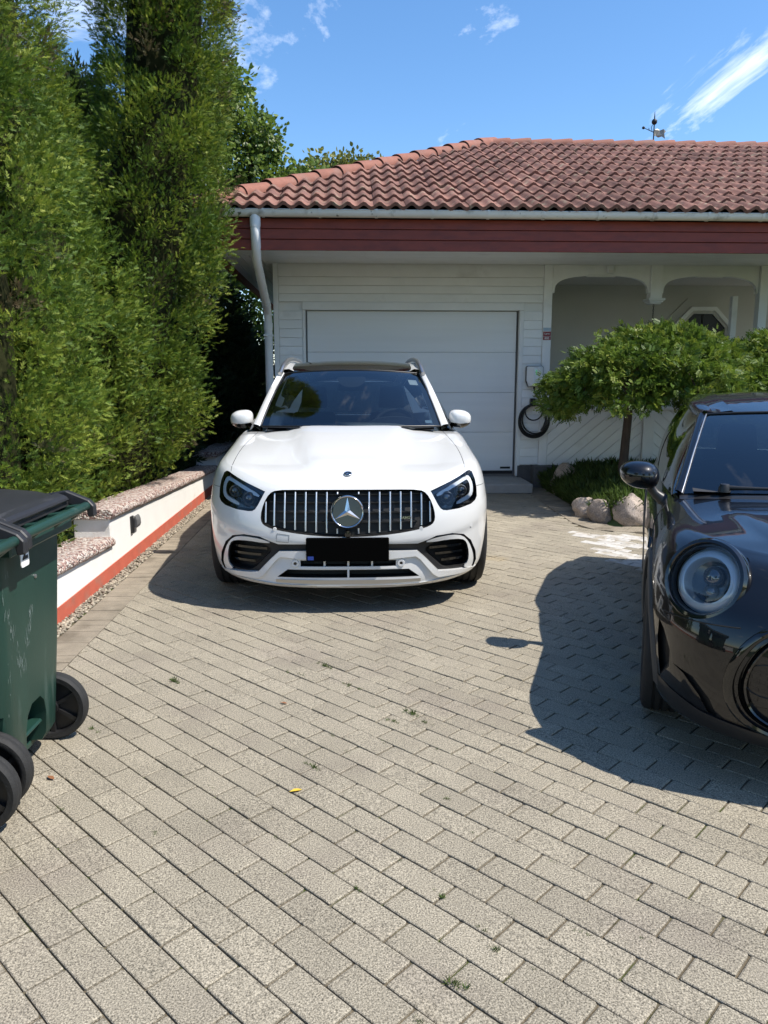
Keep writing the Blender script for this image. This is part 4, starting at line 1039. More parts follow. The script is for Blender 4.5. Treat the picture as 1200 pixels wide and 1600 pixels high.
class Shell:
    """closed body; rays find its skin so that trim, lamps and openings follow it"""
    def __init__(s, me): 
        s.me = me; bm = bmesh.new(); bm.from_mesh(me); s.bvh = BVHTree.FromBMesh(bm); bm.free()
    def front(s, x, z):
        h_ = s.bvh.ray_cast(Vector((x, -2, z)), Vector((0, 1, 0)))
        if h_[0] is None: h_ = s.bvh.find_nearest(Vector((x, .4, z)))
        return h_[0].y
    def top(s, x, y):
        h_ = s.bvh.ray_cast(Vector((x, y, 4)), Vector((0, 0, -1))); return h_[0].z if h_[0] else 0
    def side(s, y, z, sg=1):
        h_ = s.bvh.ray_cast(Vector((4*sg, y, z)), Vector((-sg, 0, 0))); return h_[0].x if h_[0] else 0
    def plate(s, poly, off=-.004, thick=.015, step=.03, fn=None):
        """skin-following sheet: outline in front view (x, z), pushed off along y, with side walls"""
        fn = fn or s.front
        poly = dense(poly, step); v, f = cdt_fill(poly, step); m2 = MB(); n_ = len(v); k = len(poly)
        ys = [fn(x, z) for x, z in v]
        m2.add([(x, y+off, z) for (x, z), y in zip(v, ys)], f)
        vi = [(x, fn(x, z), z) for x, z in poly]
        m2.add([(x, y+off, z) for x, y, z in vi] + [(x, y+off+thick, z) for x, y, z in vi], [[i, (i+1) % k, k+(i+1) % k, k+i] for i in range(k)])
        return m2
    def cutter(s, poly, depth, out=.06, step=.03, fn=None):
        fn = fn or s.front
        poly = dense(poly, step); v, f = cdt_fill(poly, step); k = len(poly); m2 = MB()
        ys = [fn(x, z) for x, z in v]; n_ = len(v)
        fr = [(x, y-out, z) for (x, z), y in zip(v, ys)]; bk = [(x, y+depth, z) for (x, z), y in zip(v, ys)]
        edges = {}
        for q in f:
            for i in range(len(q)): edges[(q[i], q[(i+1) % len(q)])] = 1
        bd = [(a, b) for a, b in edges if (b, a) not in edges]
        m2.add(fr+bk, f + [[i+n_ for i in q[::-1]] for q in f] + [[b, a, a+n_, b+n_] for a, b in bd])
        return m2
def bool_cut(o, mb, m_idx=1, mats=None):
    """subtract the shapes of mb from object o; new faces take material slot m_idx of o"""
    me_ = mb.mesh('cut'); 
    for m_ in o.data.materials: me_.materials.append(m_)
    me_.polygons.foreach_set('material_index', [m_idx]*len(me_.polygons))
    c = bpy.data.objects.new('cut', me_); col.objects.link(c)
    c.parent = o.parent; c.location = o.location; 
    md = o.modifiers.new('cut', 'BOOLEAN'); md.operation = 'DIFFERENCE'; md.solver = 'EXACT'; md.object = c
    dg = bpy.context.evaluated_depsgraph_get(); dg.update()
    new = bpy.data.meshes.new_from_object(o.evaluated_get(dg)); o.modifiers.clear(); old = o.data; o.data = new
    bpy.data.objects.remove(c); bpy.data.meshes.remove(me_)
def skin_normals(o, shell, idx=(0,)):
    """give the cut body back the smooth normals of the whole skin"""
    me_ = o.data; me_.shade_smooth(); me_.set_sharp_from_angle(angle=R(32))
    vn = {}
    src = shell.me; src.update(); sn = [v.normal.copy() for v in src.vertices]
    ok = set()
    nl = [tuple(c.vector) for c in me_.corner_normals]
    for p in me_.polygons:
        if p.material_index not in idx: continue
        for li in p.loop_indices:
            vi = me_.loops[li].vertex_index
            if vi not in vn:
                h_ = shell.bvh.find_nearest(me_.vertices[vi].co)
                if h_[0] is None or h_[3] > 1e-3: vn[vi] = None
                else:
                    fp = src.polygons[h_[2]]; ws = []; acc = Vector()
                    for k in fp.vertices:
                        w = 1/max((src.vertices[k].co-h_[0]).length, 1e-5); acc += sn[k]*w
                    vn[vi] = acc.normalized()
            if vn[vi] is not None and vn[vi].dot(p.normal) > .8: nl[li] = tuple(vn[vi])
    me_.normals_split_custom_set(nl)
def cyl(mb, c, r, x0, x1, n_=48):
    """cylinder along x"""
    mb.prism([(c[0]+r*math.cos(2*math.pi*k/n_), c[1]+r*math.sin(2*math.pi*k/n_)) for k in range(n_)], lambda u, v, k: ((x0, x1)[k], u, v)); return mb
def wheel(parent, x, y, r, w, sg, rim_m='silver', spokes=10, steer=0.0, rr=.70):
    """tyre with rounded shoulders and tread grooves, dished rim with spokes"""
    t = link('wheel', None, parent, loc=(x, y, r), rot=(0, 0, steer))
    M = Matrix.Rotation(R(90)*sg, 4, 'Y'); h2 = w/2
    prof = [(r*rr, h2*.80), (r*(rr+.04), h2*.95), (r*.86, h2), (r*.95, h2*.92), (r*.985, h2*.80)]
    for k in (-.62, -.22, .22, .62):
        prof += [(r, -h2*(k-.13)), (r, -h2*(k-.03)), (r*.975, -h2*(k-.02)), (r*.975, -h2*(k+.05)), (r, -h2*(k+.06))] if False else []
    for k in (.5, .17, -.17, -.5):
        prof += [(r*.999, h2*(k+.06)), (r*.975, h2*(k+.05)), (r*.975, h2*(k-.05)), (r*.999, h2*(k-.06))]
    prof += [(r*.985, -h2*.80), (r*.95, -h2*.92), (r*.86, -h2), (r*rr, -h2*.80)]
    m2 = MB(); m2.lathe(prof, 56, M); part('tyre', m2, 'tyre', t, wc=False, smooth=40)
    m2 = MB(); m2.lathe([(r*rr+.004, h2*.80), (r*(rr-.02), h2*.86), (r*(rr-.05), h2*.72), (r*(rr-.06), 0), (r*(rr-.06), -h2*.8), (r*.10, -h2*.5)], 56, M); part('rim', m2, rim_m, t, wc=False, smooth=40)
    m2 = MB()
    for k in range(spokes):
        a = 2*math.pi*k/spokes; c, s = math.cos(a), math.sin(a); q = lambda u, v, ww: M @ Vector((u*c - v*s, u*s + v*c, ww))
        wi, wo_ = r*.055, r*.075; r0, r1 = r*.10, r*(rr-.03)
        m2.hexa([q(r0,-wi,h2*.30), q(r1,-wo_,h2*.45), q(r1,wo_,h2*.45), q(r0,wi,h2*.30), q(r0,-wi,h2*.62), q(r1,-wo_,h2*.80), q(r1,wo_,h2*.80), q(r0,wi,h2*.62)])
    m2.lathe([(.0001, h2*.70), (r*.1, h2*.68), (r*.16, h2*.55), (r*.16, h2*.2)], 20, M)
    part('spokes', m2, rim_m, t, wc=False, smooth=35)
    return t

# ================================================================== WHITE SUV
suv = thing('parked_car', 'white SUV with slatted grille and star emblem parked before the garage', 'car', (-.02, 4.68, 0), R(-1.0), 'cars parked on the driveway')
def suv_shell():
    K = np.arange(11)
    ZF = smooth_interp(K, [.165,.185,.25,.35,.42,.47,.55,.66,.745,.785,.80]); YF = smooth_interp(K, [.07,.038,.03,.036,.036,.022,.03,.05,.078,.100,.128])
    ZS = smooth_interp(K, [.20,.25,.35,.45,.55,.62,.70,0,0,0,0]); XS = smooth_interp(K, [.885,.925,.948,.962,.966,.966,.958,.944,.920,.890,.850])
    QZ = smooth_interp([6,7,8,9,10], [0,.36,.70,.90,1.0])
    zt = smooth_interp([.0,.128,.16,.2,.28,.5,.8,1.2,1.5,2.5,3.9,4.4,4.68], [.80,.80,.815,.842,.888,.925,.965,1.02,1.06,1.075,1.11,1.08,1.02])
    n_ = 2.8; phis = []
    nf, ns, nr = 54, 30, 22
    lev = np.linspace(0, 10, 44)
    half = []
    for i in range(nf+1): half.append(('f', math.pi/2*(i/nf)))
    for i in range(1, ns+1): half.append(('s', .80 + (3.95-.80)*i/ns))
    for i in range(1, nr+1): half.append(('r', math.pi/2*(1-i/nr)))
    def pt(h_, k):
        X = float(XS(k)); yf = float(YF(k))
        if h_[0] == 'f':
            a = h_[1]; x = X*math.sin(a)**(2/n_); y = .80-(.80-yf)*math.cos(a)**(2/n_); w = min(1, (x/X))**3.0
        elif h_[0] == 's': x, y, w = X, h_[1], 1.0
        else:
            a = h_[1]; nn = 3.4; x = X*math.sin(a)**(2/nn); y = 3.95 + (4.68-.10*abs(k-5)/5-3.95)*math.cos(a)**(2/nn); w = 1.0
        zz = float(zt(y)); zf = float(ZF(k))
        if k <= 6: zs = float(ZS(k))
        else: zs = .70 + float(QZ(k))*(zz-.70)
        if h_[0] == 'f' and k > 6: zf = .55 + float(QZ(k))*(max(zz, .80)-.55)
        return (x, y, zf*(1-w)+zs*w)
    Rg = [[pt(h_, k) for h_ in half] for k in lev]
    # full ring: right half then mirrored left half (no duplicate centre points)
    def full_ring(r): return r + [(-x, y, z) for x, y, z in r[-2:0:-1]]
    m2 = MB(); rings = [full_ring(r) for r in Rg]; n1 = len(rings[0])
    for r in rings: m2.v += r
    for i in range(len(rings)-1):
        for j in range(n1): m2.f.append([i*n1+j, i*n1+(j+1) % n1, (i+1)*n1+(j+1) % n1, (i+1)*n1+j]); m2.mi.append(0)
    # top cap: rows across the car between the two halves of the top ring
    zc = smooth_interp([.0,.128,.25,.6,1.0,1.34,1.46], [.80,.80,.866,.955,1.05,1.112,1.125])
    top0 = (len(rings)-1)*n1; topr = rings[-1]; nh = len(half)-1; M_ = 28
    rows = []
    for i in range(nh+1):
        x, y, z = topr[i]
        if i == 0 or i == nh: rows.append([top0+i]); continue
        row = [top0+(n1-i)]
        for j in range(1, M_):
            u = -1+2*j/M_; xx = x*u; c = 1-abs(u)**2.4
            if y < 1.47:
                cr_ = (float(zc(y))-z)*c
                xc = .245+.17*max(0, y-.25); b_ = 1/(1+math.exp(-(xc-abs(xx))/.016)); xo = .60+.15*min(1, max(0, (y-.3)/.8)); o2 = 1/(1+math.exp(-(xo-abs(xx))/.022))
                f_ = min(1, max(0, (y-.22)/.25)); zz = z + cr_ + f_*(.013*b_ - .016*o2*(1-b_))
            else: zz = z - .14*min(1, (y-1.47)/.10)*min(1, (1-abs(u))*14)
            row.append(len(m2.v)); m2.v.append((xx, y, zz))
        row.append(top0+i); rows.append(row)
    def tri_fan(a, row, flip):
        for j in range(len(row)-1): m2.f.append([a, row[j], row[j+1]][::-1 if flip else 1]); m2.mi.append(0)
    tri_fan(rows[0][0], rows[1], False); tri_fan(rows[-1][0], rows[-2], True)
    for i in range(1, nh-1):
        dark = 1 if topr[i][1] > 1.40 else 0
        for j in range(M_): m2.f.append([rows[i][j], rows[i][j+1], rows[i+1][j+1], rows[i+1][j]]); m2.mi.append(dark if 0 < j < M_-1 else 0)
    # bottom cap
    c = len(m2.v); m2.v.append((0, 2.3, .19))
    for j in range(n1): m2.f.append([j, (j+1) % n1, c]); m2.mi.append(1)
    return m2
m2 = suv_shell(); me = m2.mesh('body', smooth=40)
src = me.copy(); SH = Shell(src)
body = link('body', me, suv, ['car_white', 'car_dark'])
GR = [(0,.790),(.30,.789),(.455,.785),(.50,.762),(.535,.70),(.553,.625),(.545,.582),(.515,.560),(.453,.543),(.288,.518),(.10,.503)]
GRI = rounded(GR[:] + mir(GR[1:]), 1)
HL = [(.524,.774),(.66,.828),(.780,.880),(.800,.882),(.818,.872),(.838,.820),(.846,.770),(.846,.715),(.832,.692),(.80,.674),(.715,.656),(.630,.650),(.606,.653),(.588,.664),(.570,.690),(.546,.735),(.530,.765)]
BAND = [(0,.456),(.249,.457),(.44,.452),(.50,.472),(.56,.497),(.666,.503),(.748,.484),(.803,.434),(.842,.352),(.853,.284),(.832,.238),(.80,.240),(.574,.262),(.489,.350),(.435,.404),(.249,.410)]
BANDP = BAND[:] + mir(BAND[1:])
INT = rounded([(.478,.408),(.541,.446),(.635,.456),(.728,.450),(.764,.424),(.783,.358),(.780,.295),(.746,.270),(.686,.266),(.621,.270),(.582,.300),(.535,.350)], 1)
LOW = [(0,.294),(.383,.291),(.455,.240),(0,.236)]; LOWP = [(-.383,.291),(.383,.291),(.452,.240),(-.452,.240)][::-1]
UPI = [(-.302,.350),(.302,.350),(.300,.312),(-.300,.312)][::-1]
bool_cut(body, SH.cutter(GRI, .085))
bool_cut(body, SH.cutter(HL, .10)); bool_cut(body, SH.cutter(mir(HL), .10))
bool_cut(body, SH.cutter(BANDP, .022))
bool_cut(body, SH.cutter(INT, .11)); bool_cut(body, SH.cutter(mir(INT), .11))
bool_cut(body, SH.cutter(LOWP, .09)); bool_cut(body, SH.cutter(UPI, .07))
for y_ in (.87, 3.745):
    for s_ in (1, -1):
        c_ = MB(); cyl(c_, (y_, .365), .425, .64*s_ if s_ > 0 else -1.2, 1.2 if s_ > 0 else -.64); bool_cut(body, c_)
skin_normals(body, SH)
def suvp(name, m2, m, parent=None, **k): return part(name, m2, m, parent or suv, wc=False, **k)
# grille: dark mesh back, chrome slats, star emblem
grille = suvp('grille', SH.plate([(x*.995, .66+(z-.66)*.99) for x, z in GRI], .075, .004, .04), 'car_dark')
def zlim(x):
    zs_ = [z for z in np.linspace(.48, .80, 161) if in_poly(x, z, GRI)]; return (min(zs_), max(zs_))
for k in range(1, 9):
    for s_ in (1, -1):
        x = s_*(.0665*k if k < 8 else .521); a, b = zlim(x); a += .018; b -= .014
        segs = [(a, b)] if k > 1 else [(a, .552), (.762, b)]
        for a, b in segs:
            m2 = MB(); zs_ = np.linspace(a, b, max(3, int((b-a)/.03)+1)); w = .0048
            sec = [(-w, .012), (-w*.92, -.003), (0, -.006), (w*.92, -.003), (w, .012)]
            m2.grid([[(x+u, SH.front(x, z)+.020+v, z) for u, v in sec] for z in zs_]); 
            e0 = [(x+u, SH.front(x, zs_[0])+.020+v, zs_[0]) for u, v in sec]; e1 = [(x+u, SH.front(x, zs_[-1])+.020+v, zs_[-1]) for u, v in sec]
            m2.add(e0, [[0,1,2,3,4]]); m2.add(e1, [[4,3,2,1,0]])
            suvp('grille_slat', m2, 'slat_metal', grille, smooth=50, merge=.0001)
for z in (.585, .645, .705, .755):
    x1 = .50 if z > .6 else .44
    m2 = MB(); xs_ = np.linspace(-x1, x1, 25); m2.grid([[(x, SH.front(x, z)+.052+v, z+u) for u, v in ((-.004, .02), (-.004, 0), (.004, 0), (.004, .02))] for x in xs_]); suvp('cross_bar', m2, 'satin_black', grille)
emb = link('star_emblem', None, suv, loc=(-.003, SH.front(0, .658)+.0, .658), rot=(R(83), 0, 0))
m2 = MB(); m2.lathe([(.0001, .004), (.094, .004), (.098, -.03)], 48); suvp('emblem_disc', m2, 'gloss_black', emb, smooth=40)
m2 = MB(); m2.lathe([(.090, .004), (.093, .014), (.098, .016), (.103, .012), (.105, .0), (.103, -.03)], 56); suvp('emblem_ring', m2, 'chrome', emb, smooth=60)
m2 = MB()
for k in range(3):
    a = R(90+120*k); c, s_ = math.cos(a), math.sin(a); a2 = a+R(60); a3 = a-R(60)
    tip = (.091*c, .091*s_, .006); l_ = (.019*math.cos(a2), .019*math.sin(a2), .006); r_ = (.019*math.cos(a3), .019*math.sin(a3), .006)
    m2.add([tip, l_, (0, 0, .018), r_], [(0,1,2), (0,2,3)])
suvp('emblem_star', m2, 'chrome', emb)
o = link('model_badge', text_mesh('AMG', .024, 'model_badge', .002, True), suv, 'chrome', (.365, SH.front(.365, .617)+.006, .617), (R(86), 0, R(6)))
m2 = MB(); hy = .25; hz = SH.top(0, hy)+.006
for ring in ([(.0001,.003),(.022,.003),(.0225,0)],): m2.lathe(ring, 28, Matrix.Translation((-.003, hy, hz)) @ Matrix.Rotation(R(24), 4, 'X'))
hb = suvp('hood_badge', m2, 'gloss_black', smooth=40)
m2 = MB(); m2.lathe([(.021,.003),(.023,.0055),(.026,.004),(.0265,-.001)], 32, Matrix.Translation((-.003, hy, hz)) @ Matrix.Rotation(R(24), 4, 'X')); suvp('badge_ring', m2, 'chrome', hb, smooth=60)
m2 = MB(); MT = Matrix.Translation((-.003, hy, hz)) @ Matrix.Rotation(R(24), 4, 'X')
for k in range(3):
    a = R(90+120*k); m2.add([MT @ Vector(q) for q in ((.02*math.cos(a), .02*math.sin(a), .0035), (.005*math.cos(a+1.05), .005*math.sin(a+1.05), .0035), (0,0,.006), (.005*math.cos(a-1.05), .005*math.sin(a-1.05), .0035))], [(0,1,2),(0,2,3)])
suvp('badge_star', m2, 'chrome', hb)
# headlamps
for s_ in (1, -1):
    mm = (lambda p: p) if s_ > 0 else mir
    hl = suvp('headlight', SH.plate(mm([(.695+(x-.695)*.985, .765+(z-.765)*.985) for x, z in HL]), .088, .003, .04), 'lamp_inner')
    ou = [(.560,.752),(.66,.800),(.772,.852),(.798,.846),(.820,.795),(.818,.735),(.785,.705),(.695,.676)]
    inn = [(.700,.700),(.775,.727),(.795,.748),(.797,.792),(.782,.824),(.768,.828),(.665,.778),(.570,.733)]
    suvp('daytime_light', SH.plate(mm(rounded(ou+inn, 1)), .012, .02, .03), 'lamp_white', hl, smooth=40)
    for (x, z, r_) in ((.632, .722, .040), (.732, .762, .034)):
        yy = SH.front(s_*x, z)+.028; Mx = Matrix.Translation((s_*x, yy, z)) @ Matrix.Rotation(R(90), 4, 'X') @ Matrix.Rotation(R(12*s_), 4, 'Y')
        m2 = MB(); m2.lathe([(.0001, r_*.55), (r_*.4, r_*.5), (r_*.72, r_*.32), (r_*.9, .0)], 28, Mx); suvp('projector_lens', m2, 'lamp_lens', hl, smooth=60)
        m2 = MB(); m2.lathe([(r_*.9, .004), (r_*1.0, .010), (r_*1.12, .004), (r_*1.15, -.03)], 28, Mx); suvp('projector_ring', m2, 'silver', hl, smooth=60)
    suvp('lamp_cover', SH.plate(mm(HL), .001, .004, .025), 'lamp_glass', hl, smooth=30)
    # side intake: white surround, dark slats
    fo = [(.480,.459),(.556,.482),(.666,.492),(.741,.475),(.786,.428),(.819,.350),(.829,.291),(.815,.245),(.770,.252),(.752,.266),(.786,.291),(.790,.358),(.770,.430),(.732,.458),(.635,.464),(.541,.456)]
    suvp('intake_surround', SH.plate(mm(rounded(fo, 1)), -.006, .03, .025), 'car_white', smooth=30)
    for z in (.320, .365, .408):
        x0 = .60-(z-.32)*.9; xs_ = np.linspace(x0, .775, 12); m2 = MB()
        m2.grid([[(s_*x, SH.front(s_*x, z)+.055+v, z+u) for u, v in ((-.006, .03), (-.008, 0), (.008, -.004), (.006, .03))] for x in xs_]); suvp('intake_slat', m2, 'gloss_black', smooth=30)
    Mx = Matrix.Translation((s_*.334, SH.front(s_*.334, .331)-.004, .331)) @ Matrix.Rotation(R(90), 4, 'X')
    m2 = MB(); m2.lathe([(.0001,.004),(.010,.004)], 20, Mx); m2.lathe([(.010,.004),(.011,.008),(.022,.008),(.024,.0),(.024,-.02)], 24, Mx, 1); suvp('parking_sensor', m2, ['gloss_black', 'car_white'], smooth=40)
BL = [(0,.412),(.249,.411),(.437,.406),(.492,.354),(.576,.266),(.70,.256),(.806,.246),(.832,.236),(.828,.222),(.70,.222),(.575,.224),(.543,.246),(.455,.352),(.425,.372),(.249,.359),(0,.358)]
suvp('front_blade', SH.plate(BL[:-1] + [(0,.358)] + mir(BL[1:-1]), -.016, .04, .025), 'car_white', smooth=30)
suvp('lower_bar', SH.plate([(-.318,.311),(-.318,.296),(.318,.296),(.318,.311)], -.004, .03, .03), 'car_white')
for x in (-.15, .0, .15):
    m2 = SH.plate([(x-.006,.312),(x+.006,.312),(x+.006,.350),(x-.006,.350)], .006, .04, .02); suvp('intake_divider', m2, 'car_white')
suvp('intake_divider', SH.plate([(-.006,.238),(.006,.238),(.006,.294),(-.006,.294)], -.002, .05, .02), 'car_white')
suvp('chin_trim', SH.plate([(-.460,.226),(-.460,.206),(-.2,.198),(.2,.198),(.460,.206),(.460,.226)], -.006, .02, .03), 'silver', smooth=30)
LIP = [(0,.190),(.44,.194),(.66,.212),(.80,.224),(.855,.238),(.86,.228),(.80,.206),(.66,.190),(.44,.170),(0,.166)]
suvp('front_lip', SH.plate(LIP[:-1] + [(0,.166)] + mir(LIP[1:-1]), -.010, .03, .025), 'car_white', smooth=30)
m2 = MB(); m2.box((-.262, -.028+.03, .352), (.256, -.012+.03, .503)); lp_ = suvp('licence_plate', m2, 'plate_black', bevel=.006); lp_['label'] = 'blacked-out licence plate'
m2 = MB(); m2.box((-.252, -.0305+.03, .362), (-.215, -.0285+.03, .385)); suvp('plate_strip', m2, 'plate_blue', lp_)
m2 = MB(); m2.lathe([(.0001,.010),(.020,.008),(.024,0),(.024,-.03)], 24, Matrix.Translation((0, SH.front(0,.520)-.002, .520)) @ Matrix.Rotation(R(90), 4, 'X')); suvp('camera_pod', m2, 'gloss_black', smooth=50)
m2 = MB()  # hood shut lines
for s_ in (1, -1):
    pts = []
    for t_ in np.linspace(0, 1, 26):
        y = .30+1.12*t_; x = s_*(.765+.03*math.sin(t_*math.pi)-.035*t_); pts.append((x, y, SH.top(x, y)-.0008))
    m2 = MB(); m2.tube(pts, .0022, 5); suvp('shut_line', m2, 'car_dark')
m2 = MB(); m2.tube([(x, SH.front(x, z)-.0005, z) for x, z in dense([(-.452,.470),(-.375,.466),(-.368,.512),(-.445,.521)], .02)], .0016, 5, closed=True); suvp('tow_cover_seam', m2, 'plinth_grey')
for x, z in ((-.80,.535),(.80,.535),(-.46,.548),(.46,.548)):
    m2 = MB(); m2.lathe([(.0001,.002),(.011,.002),(.0125,-.002)], 18, Matrix.Translation((x, SH.front(x, z)-.0005, z)) @ Matrix.Rotation(R(90), 4, 'X') @ Matrix.Rotation(R(35*(1 if x > 0 else -1)*(abs(x) > .6)), 4, 'Y')); suvp('parking_sensor', m2, 'car_white', smooth=40)
for s_ in (1, -1):
    m2 = MB(); m2.tube([(x*s_, SH.front(x*s_, .78)-.0004, .78-.06*(x-.845)) for x in np.linspace(.846, .945, 14)], .0018, 5); suvp('shut_line', m2, 'car_dark')
# greenhouse
zr = smooth_interp([1.98,2.1,2.3,2.7,3.3,4.0,4.45], [1.548,1.572,1.610,1.642,1.636,1.565,1.44])
def ws(u, v):
    """windscreen: u -1..1 across, v 0..1 up"""
    b = Vector((.716*u, 1.29+.17*u*u, 1.112-.008*u*u)); t = Vector((.578*u, 1.985+.115*u*u, 1.548-.028*u*u))
    p = b.lerp(t, v); bul = 4*v*(1-v)*.022; return (p.x, p.y-bul*.5, p.z+bul)
m2 = MB(); m2.grid([[ws(u, v) for u in np.linspace(-1, 1, 29)] for v in np.linspace(0, 1, 15)]); suvp('windscreen', m2, 'windscreen_glass', smooth=60)
m2 = MB(); Lp = [ws(u, 0) for u in np.linspace(-1, 1, 21)] + [ws(1, v) for v in np.linspace(.05, 1, 12)] + [ws(u, 1) for u in np.linspace(.95, -1, 21)] + [ws(-1, v) for v in np.linspace(.95, .05, 12)]
m2.tube(Lp, .007, 6, closed=True); suvp('screen_seal', m2, 'satin_black', smooth=60)
for s_ in (1, -1):
    m2 = MB(); m2.grid([[tuple(Vector(ws(s_*u, v))+Vector((0, .006, -.004))) for u in (.925, .96, 1.0)] for v in np.linspace(0, 1, 15)]); suvp('screen_border', m2, 'satin_black', smooth=60)
m2 = MB(); m2.grid([[tuple(Vector(ws(u, v))+Vector((0, .006, -.004))) for u in np.linspace(-.925, .925, 15)] for v in (.955, .98, 1.0)]); suvp('screen_border', m2, 'satin_black', smooth=60)
m2 = MB(); m2.grid([[(x, 1.24+.17*(x/.69)**2 + d_, 1.103+.02*d_*5-.004*(x/.69)**2) for d_ in (0, .03, .07)] for x in np.linspace(-.70, .70, 21)]); suvp('cowl', m2, 'satin_black', smooth=60)
belt = [(.815,1.40,1.045),(.862,1.9,1.075),(.872,2.6,1.085),(.868,3.3,1.10),(.835,4.0,1.125),(.76,4.42,1.13)]
cant = [(.748,1.49,1.10),(.592,2.09,1.528),(.606,2.6,1.592),(.606,3.3,1.588),(.580,4.0,1.515),(.540,4.40,1.42)]
def curve(P, n_):
    ts = np.linspace(0, len(P)-1, n_); f = [smooth_interp(range(len(P)), [p[k] for p in P]) for k in range(3)]
    return [Vector((float(f[0](t)), float(f[1](t)), float(f[2](t)))) for t in ts]
for s_ in (1, -1):
    bc = curve(belt, 40); cc = curve(cant, 40)
    fx = lambda p: (p.x*s_, p.y, p.z)
    m2 = MB(); m2.grid([[fx(b.lerp(c, v) + Vector((.022*4*v*(1-v), 0, 0))) for v in np.linspace(0, 1, 9)] for b, c in zip(bc, cc)]); suvp('side_window', m2, 'side_glass', smooth=60)
    # A pillar and roof side: band from the screen edge over to the cant rail
    rows = []
    for t_ in np.linspace(0, 1, 18):
        a = Vector(ws(1, t_)); o_ = Vector(cant[0]).lerp(Vector(cant[1]), t_) + Vector((.026+.008*math.sin(math.pi*t_), .05, -.004))
        mid = a.lerp(o_, .55) + Vector((.022, -.03, .022)); q1 = a.lerp(o_, .2)+Vector((.006,-.014,.012)); rows.append([fx(a+Vector((.004,0,.0))), fx(q1), fx(mid), fx(a.lerp(o_, .85)+Vector((.022, -.006, .010))), fx(o_), fx(o_+Vector((-.035, .05, -.03)))])
    m2 = MB(); m2.grid(rows); suvp('front_pillar', m2, 'car_white', smooth=60)
    rows = []
    for c in curve(cant[1:], 30):
        zz = float(zr(c.y)) ; rows.append([fx(Vector((c.x+.020, c.y, c.z-.03))), fx(Vector((c.x+.026, c.y, c.z+.0))), fx(Vector((c.x+.006, c.y, c.z+.025))), fx(Vector((c.x-.05, c.y, max(c.z+.03, zz-.045)))), fx(Vector((c.x-.09, c.y, zz-.030)))])
    m2 = MB(); m2.grid(rows); suvp('roof_side', m2, 'car_white', smooth=60)
    rl = curve([(.612,2.02,1.515),(.596,2.18,1.588),(.582,2.42,1.634),(.574,2.9,1.655),(.570,3.5,1.648),(.560,4.0,1.585),(.552,4.12,1.53)], 36)
    m2 = MB(); m2.tube([fx(p) for p in rl], [.020]*36, 10); suvp('roof_rail', m2, 'silver', smooth=60)
    # door mirror
    mr = link('door_mirror', None, suv, loc=(.888*s_, 1.63, 1.152))
    bm = bmesh.new(); bmesh.ops.create_uvsphere(bm, u_segments=28, v_segments=18, radius=1)
    for v in bm.verts:
        x, y, z = v.co; sx = x*s_
        xx = .092*math.copysign(abs(sx)**.75, sx); zz = .074*math.copysign(abs(z)**.72, z); yy = .085*y
        if yy > .03: yy = .03 + (yy-.03)*.15
        zz *= 1 - .22*max(0, sx) ; zz += .012*max(0, -sx); zz -= .012*max(0, sx)*0
        v.co = (xx*s_, yy, zz)
    me_ = bpy.data.meshes.new('mirror_shell'); 
    for f in bm.faces: f.material_index = 1 if f.calc_center_median().z < -.030 else (2 if f.calc_center_median().y > .029 else 0)
    bm.to_mesh(me_); bm.free(); me_.shade_smooth()
    link('mirror_shell', me_, mr, ['car_white', 'gloss_black', 'silver'])
    m2 = MB(); m2.tube([(-.06*s_, .0, -.06), (-.10*s_, .02, -.075), (-.15*s_, .04, -.095)], [.02, .022, .03], 10); suvp('mirror_arm', m2, 'gloss_black', mr, smooth=60)
    m2 = MB(); m2.grid([[(s_*(.015+.07*t_), -.082+.05*t_*t_+.01, -.022-.006*t_+u) for u in (-.006, .006)] for t_ in np.linspace(0, 1, 8)]); suvp('turn_signal', m2, 'lamp_white', mr)
    # door shut lines and handles
    for y_ in (1.62, 2.72, 3.62):
        m2 = MB(); m2.tube([(SH.side(y_, z, s_)-.0006*s_, y_, z) for z in np.linspace(.36, 1.03, 16)], .0022, 5); suvp('shut_line', m2, 'car_dark')
    for y_ in (2.45, 3.40):
        x = SH.side(y_, .93, s_); m2 = MB(); m2.tube([(x, y_-.10, .93), (x+.03*s_, y_-.085, .933), (x+.034*s_, y_+.085, .936), (x, y_+.10, .935)], .011, 8); suvp('door_handle', m2, 'car_white', smooth=60)
    # tail lamp
    for y_, x in ((.87, .825), (3.745, .825)): wheel(suv, x*s_, y_, .368, .27, s_)
m2 = MB(); m2.grid([[(.555*u - .0*u, y, float(zr(y)) - .030*abs(u)**2.2) for u in np.linspace(-1, 1, 21)] for y in [1.985+.105*0] + list(np.linspace(2.06, 4.42, 26))]); 
rows = [[(.555*u, 1.985+.115*u*u+.004, 1.548-.028*u*u+.002) for u in np.linspace(-1, 1, 21)]] + [[(.560*u, y, float(zr(y)) - .030*abs(u)**2.2) for u in np.linspace(-1, 1, 21)] for y in np.linspace(2.14, 4.42, 26)]
m2 = MB(); m2.grid(rows); suvp('glass_roof', m2, 'gloss_black', smooth=60)
m2 = MB(); m2.grid([[(.53*u, 2.2+i*.5, 1.535) for u in (-1, 0, 1)] for i in range(5)]); suvp('headliner', m2, 'headliner')
m2 = MB(); m2.grid([[(x*u, y, z) for u in np.linspace(-1, 1, 9)] for x, y, z in ((.555, 4.40, 1.435), (.62, 4.55, 1.25), (.70, 4.62, 1.05))]); suvp('rear_window', m2, 'side_glass', smooth=60)
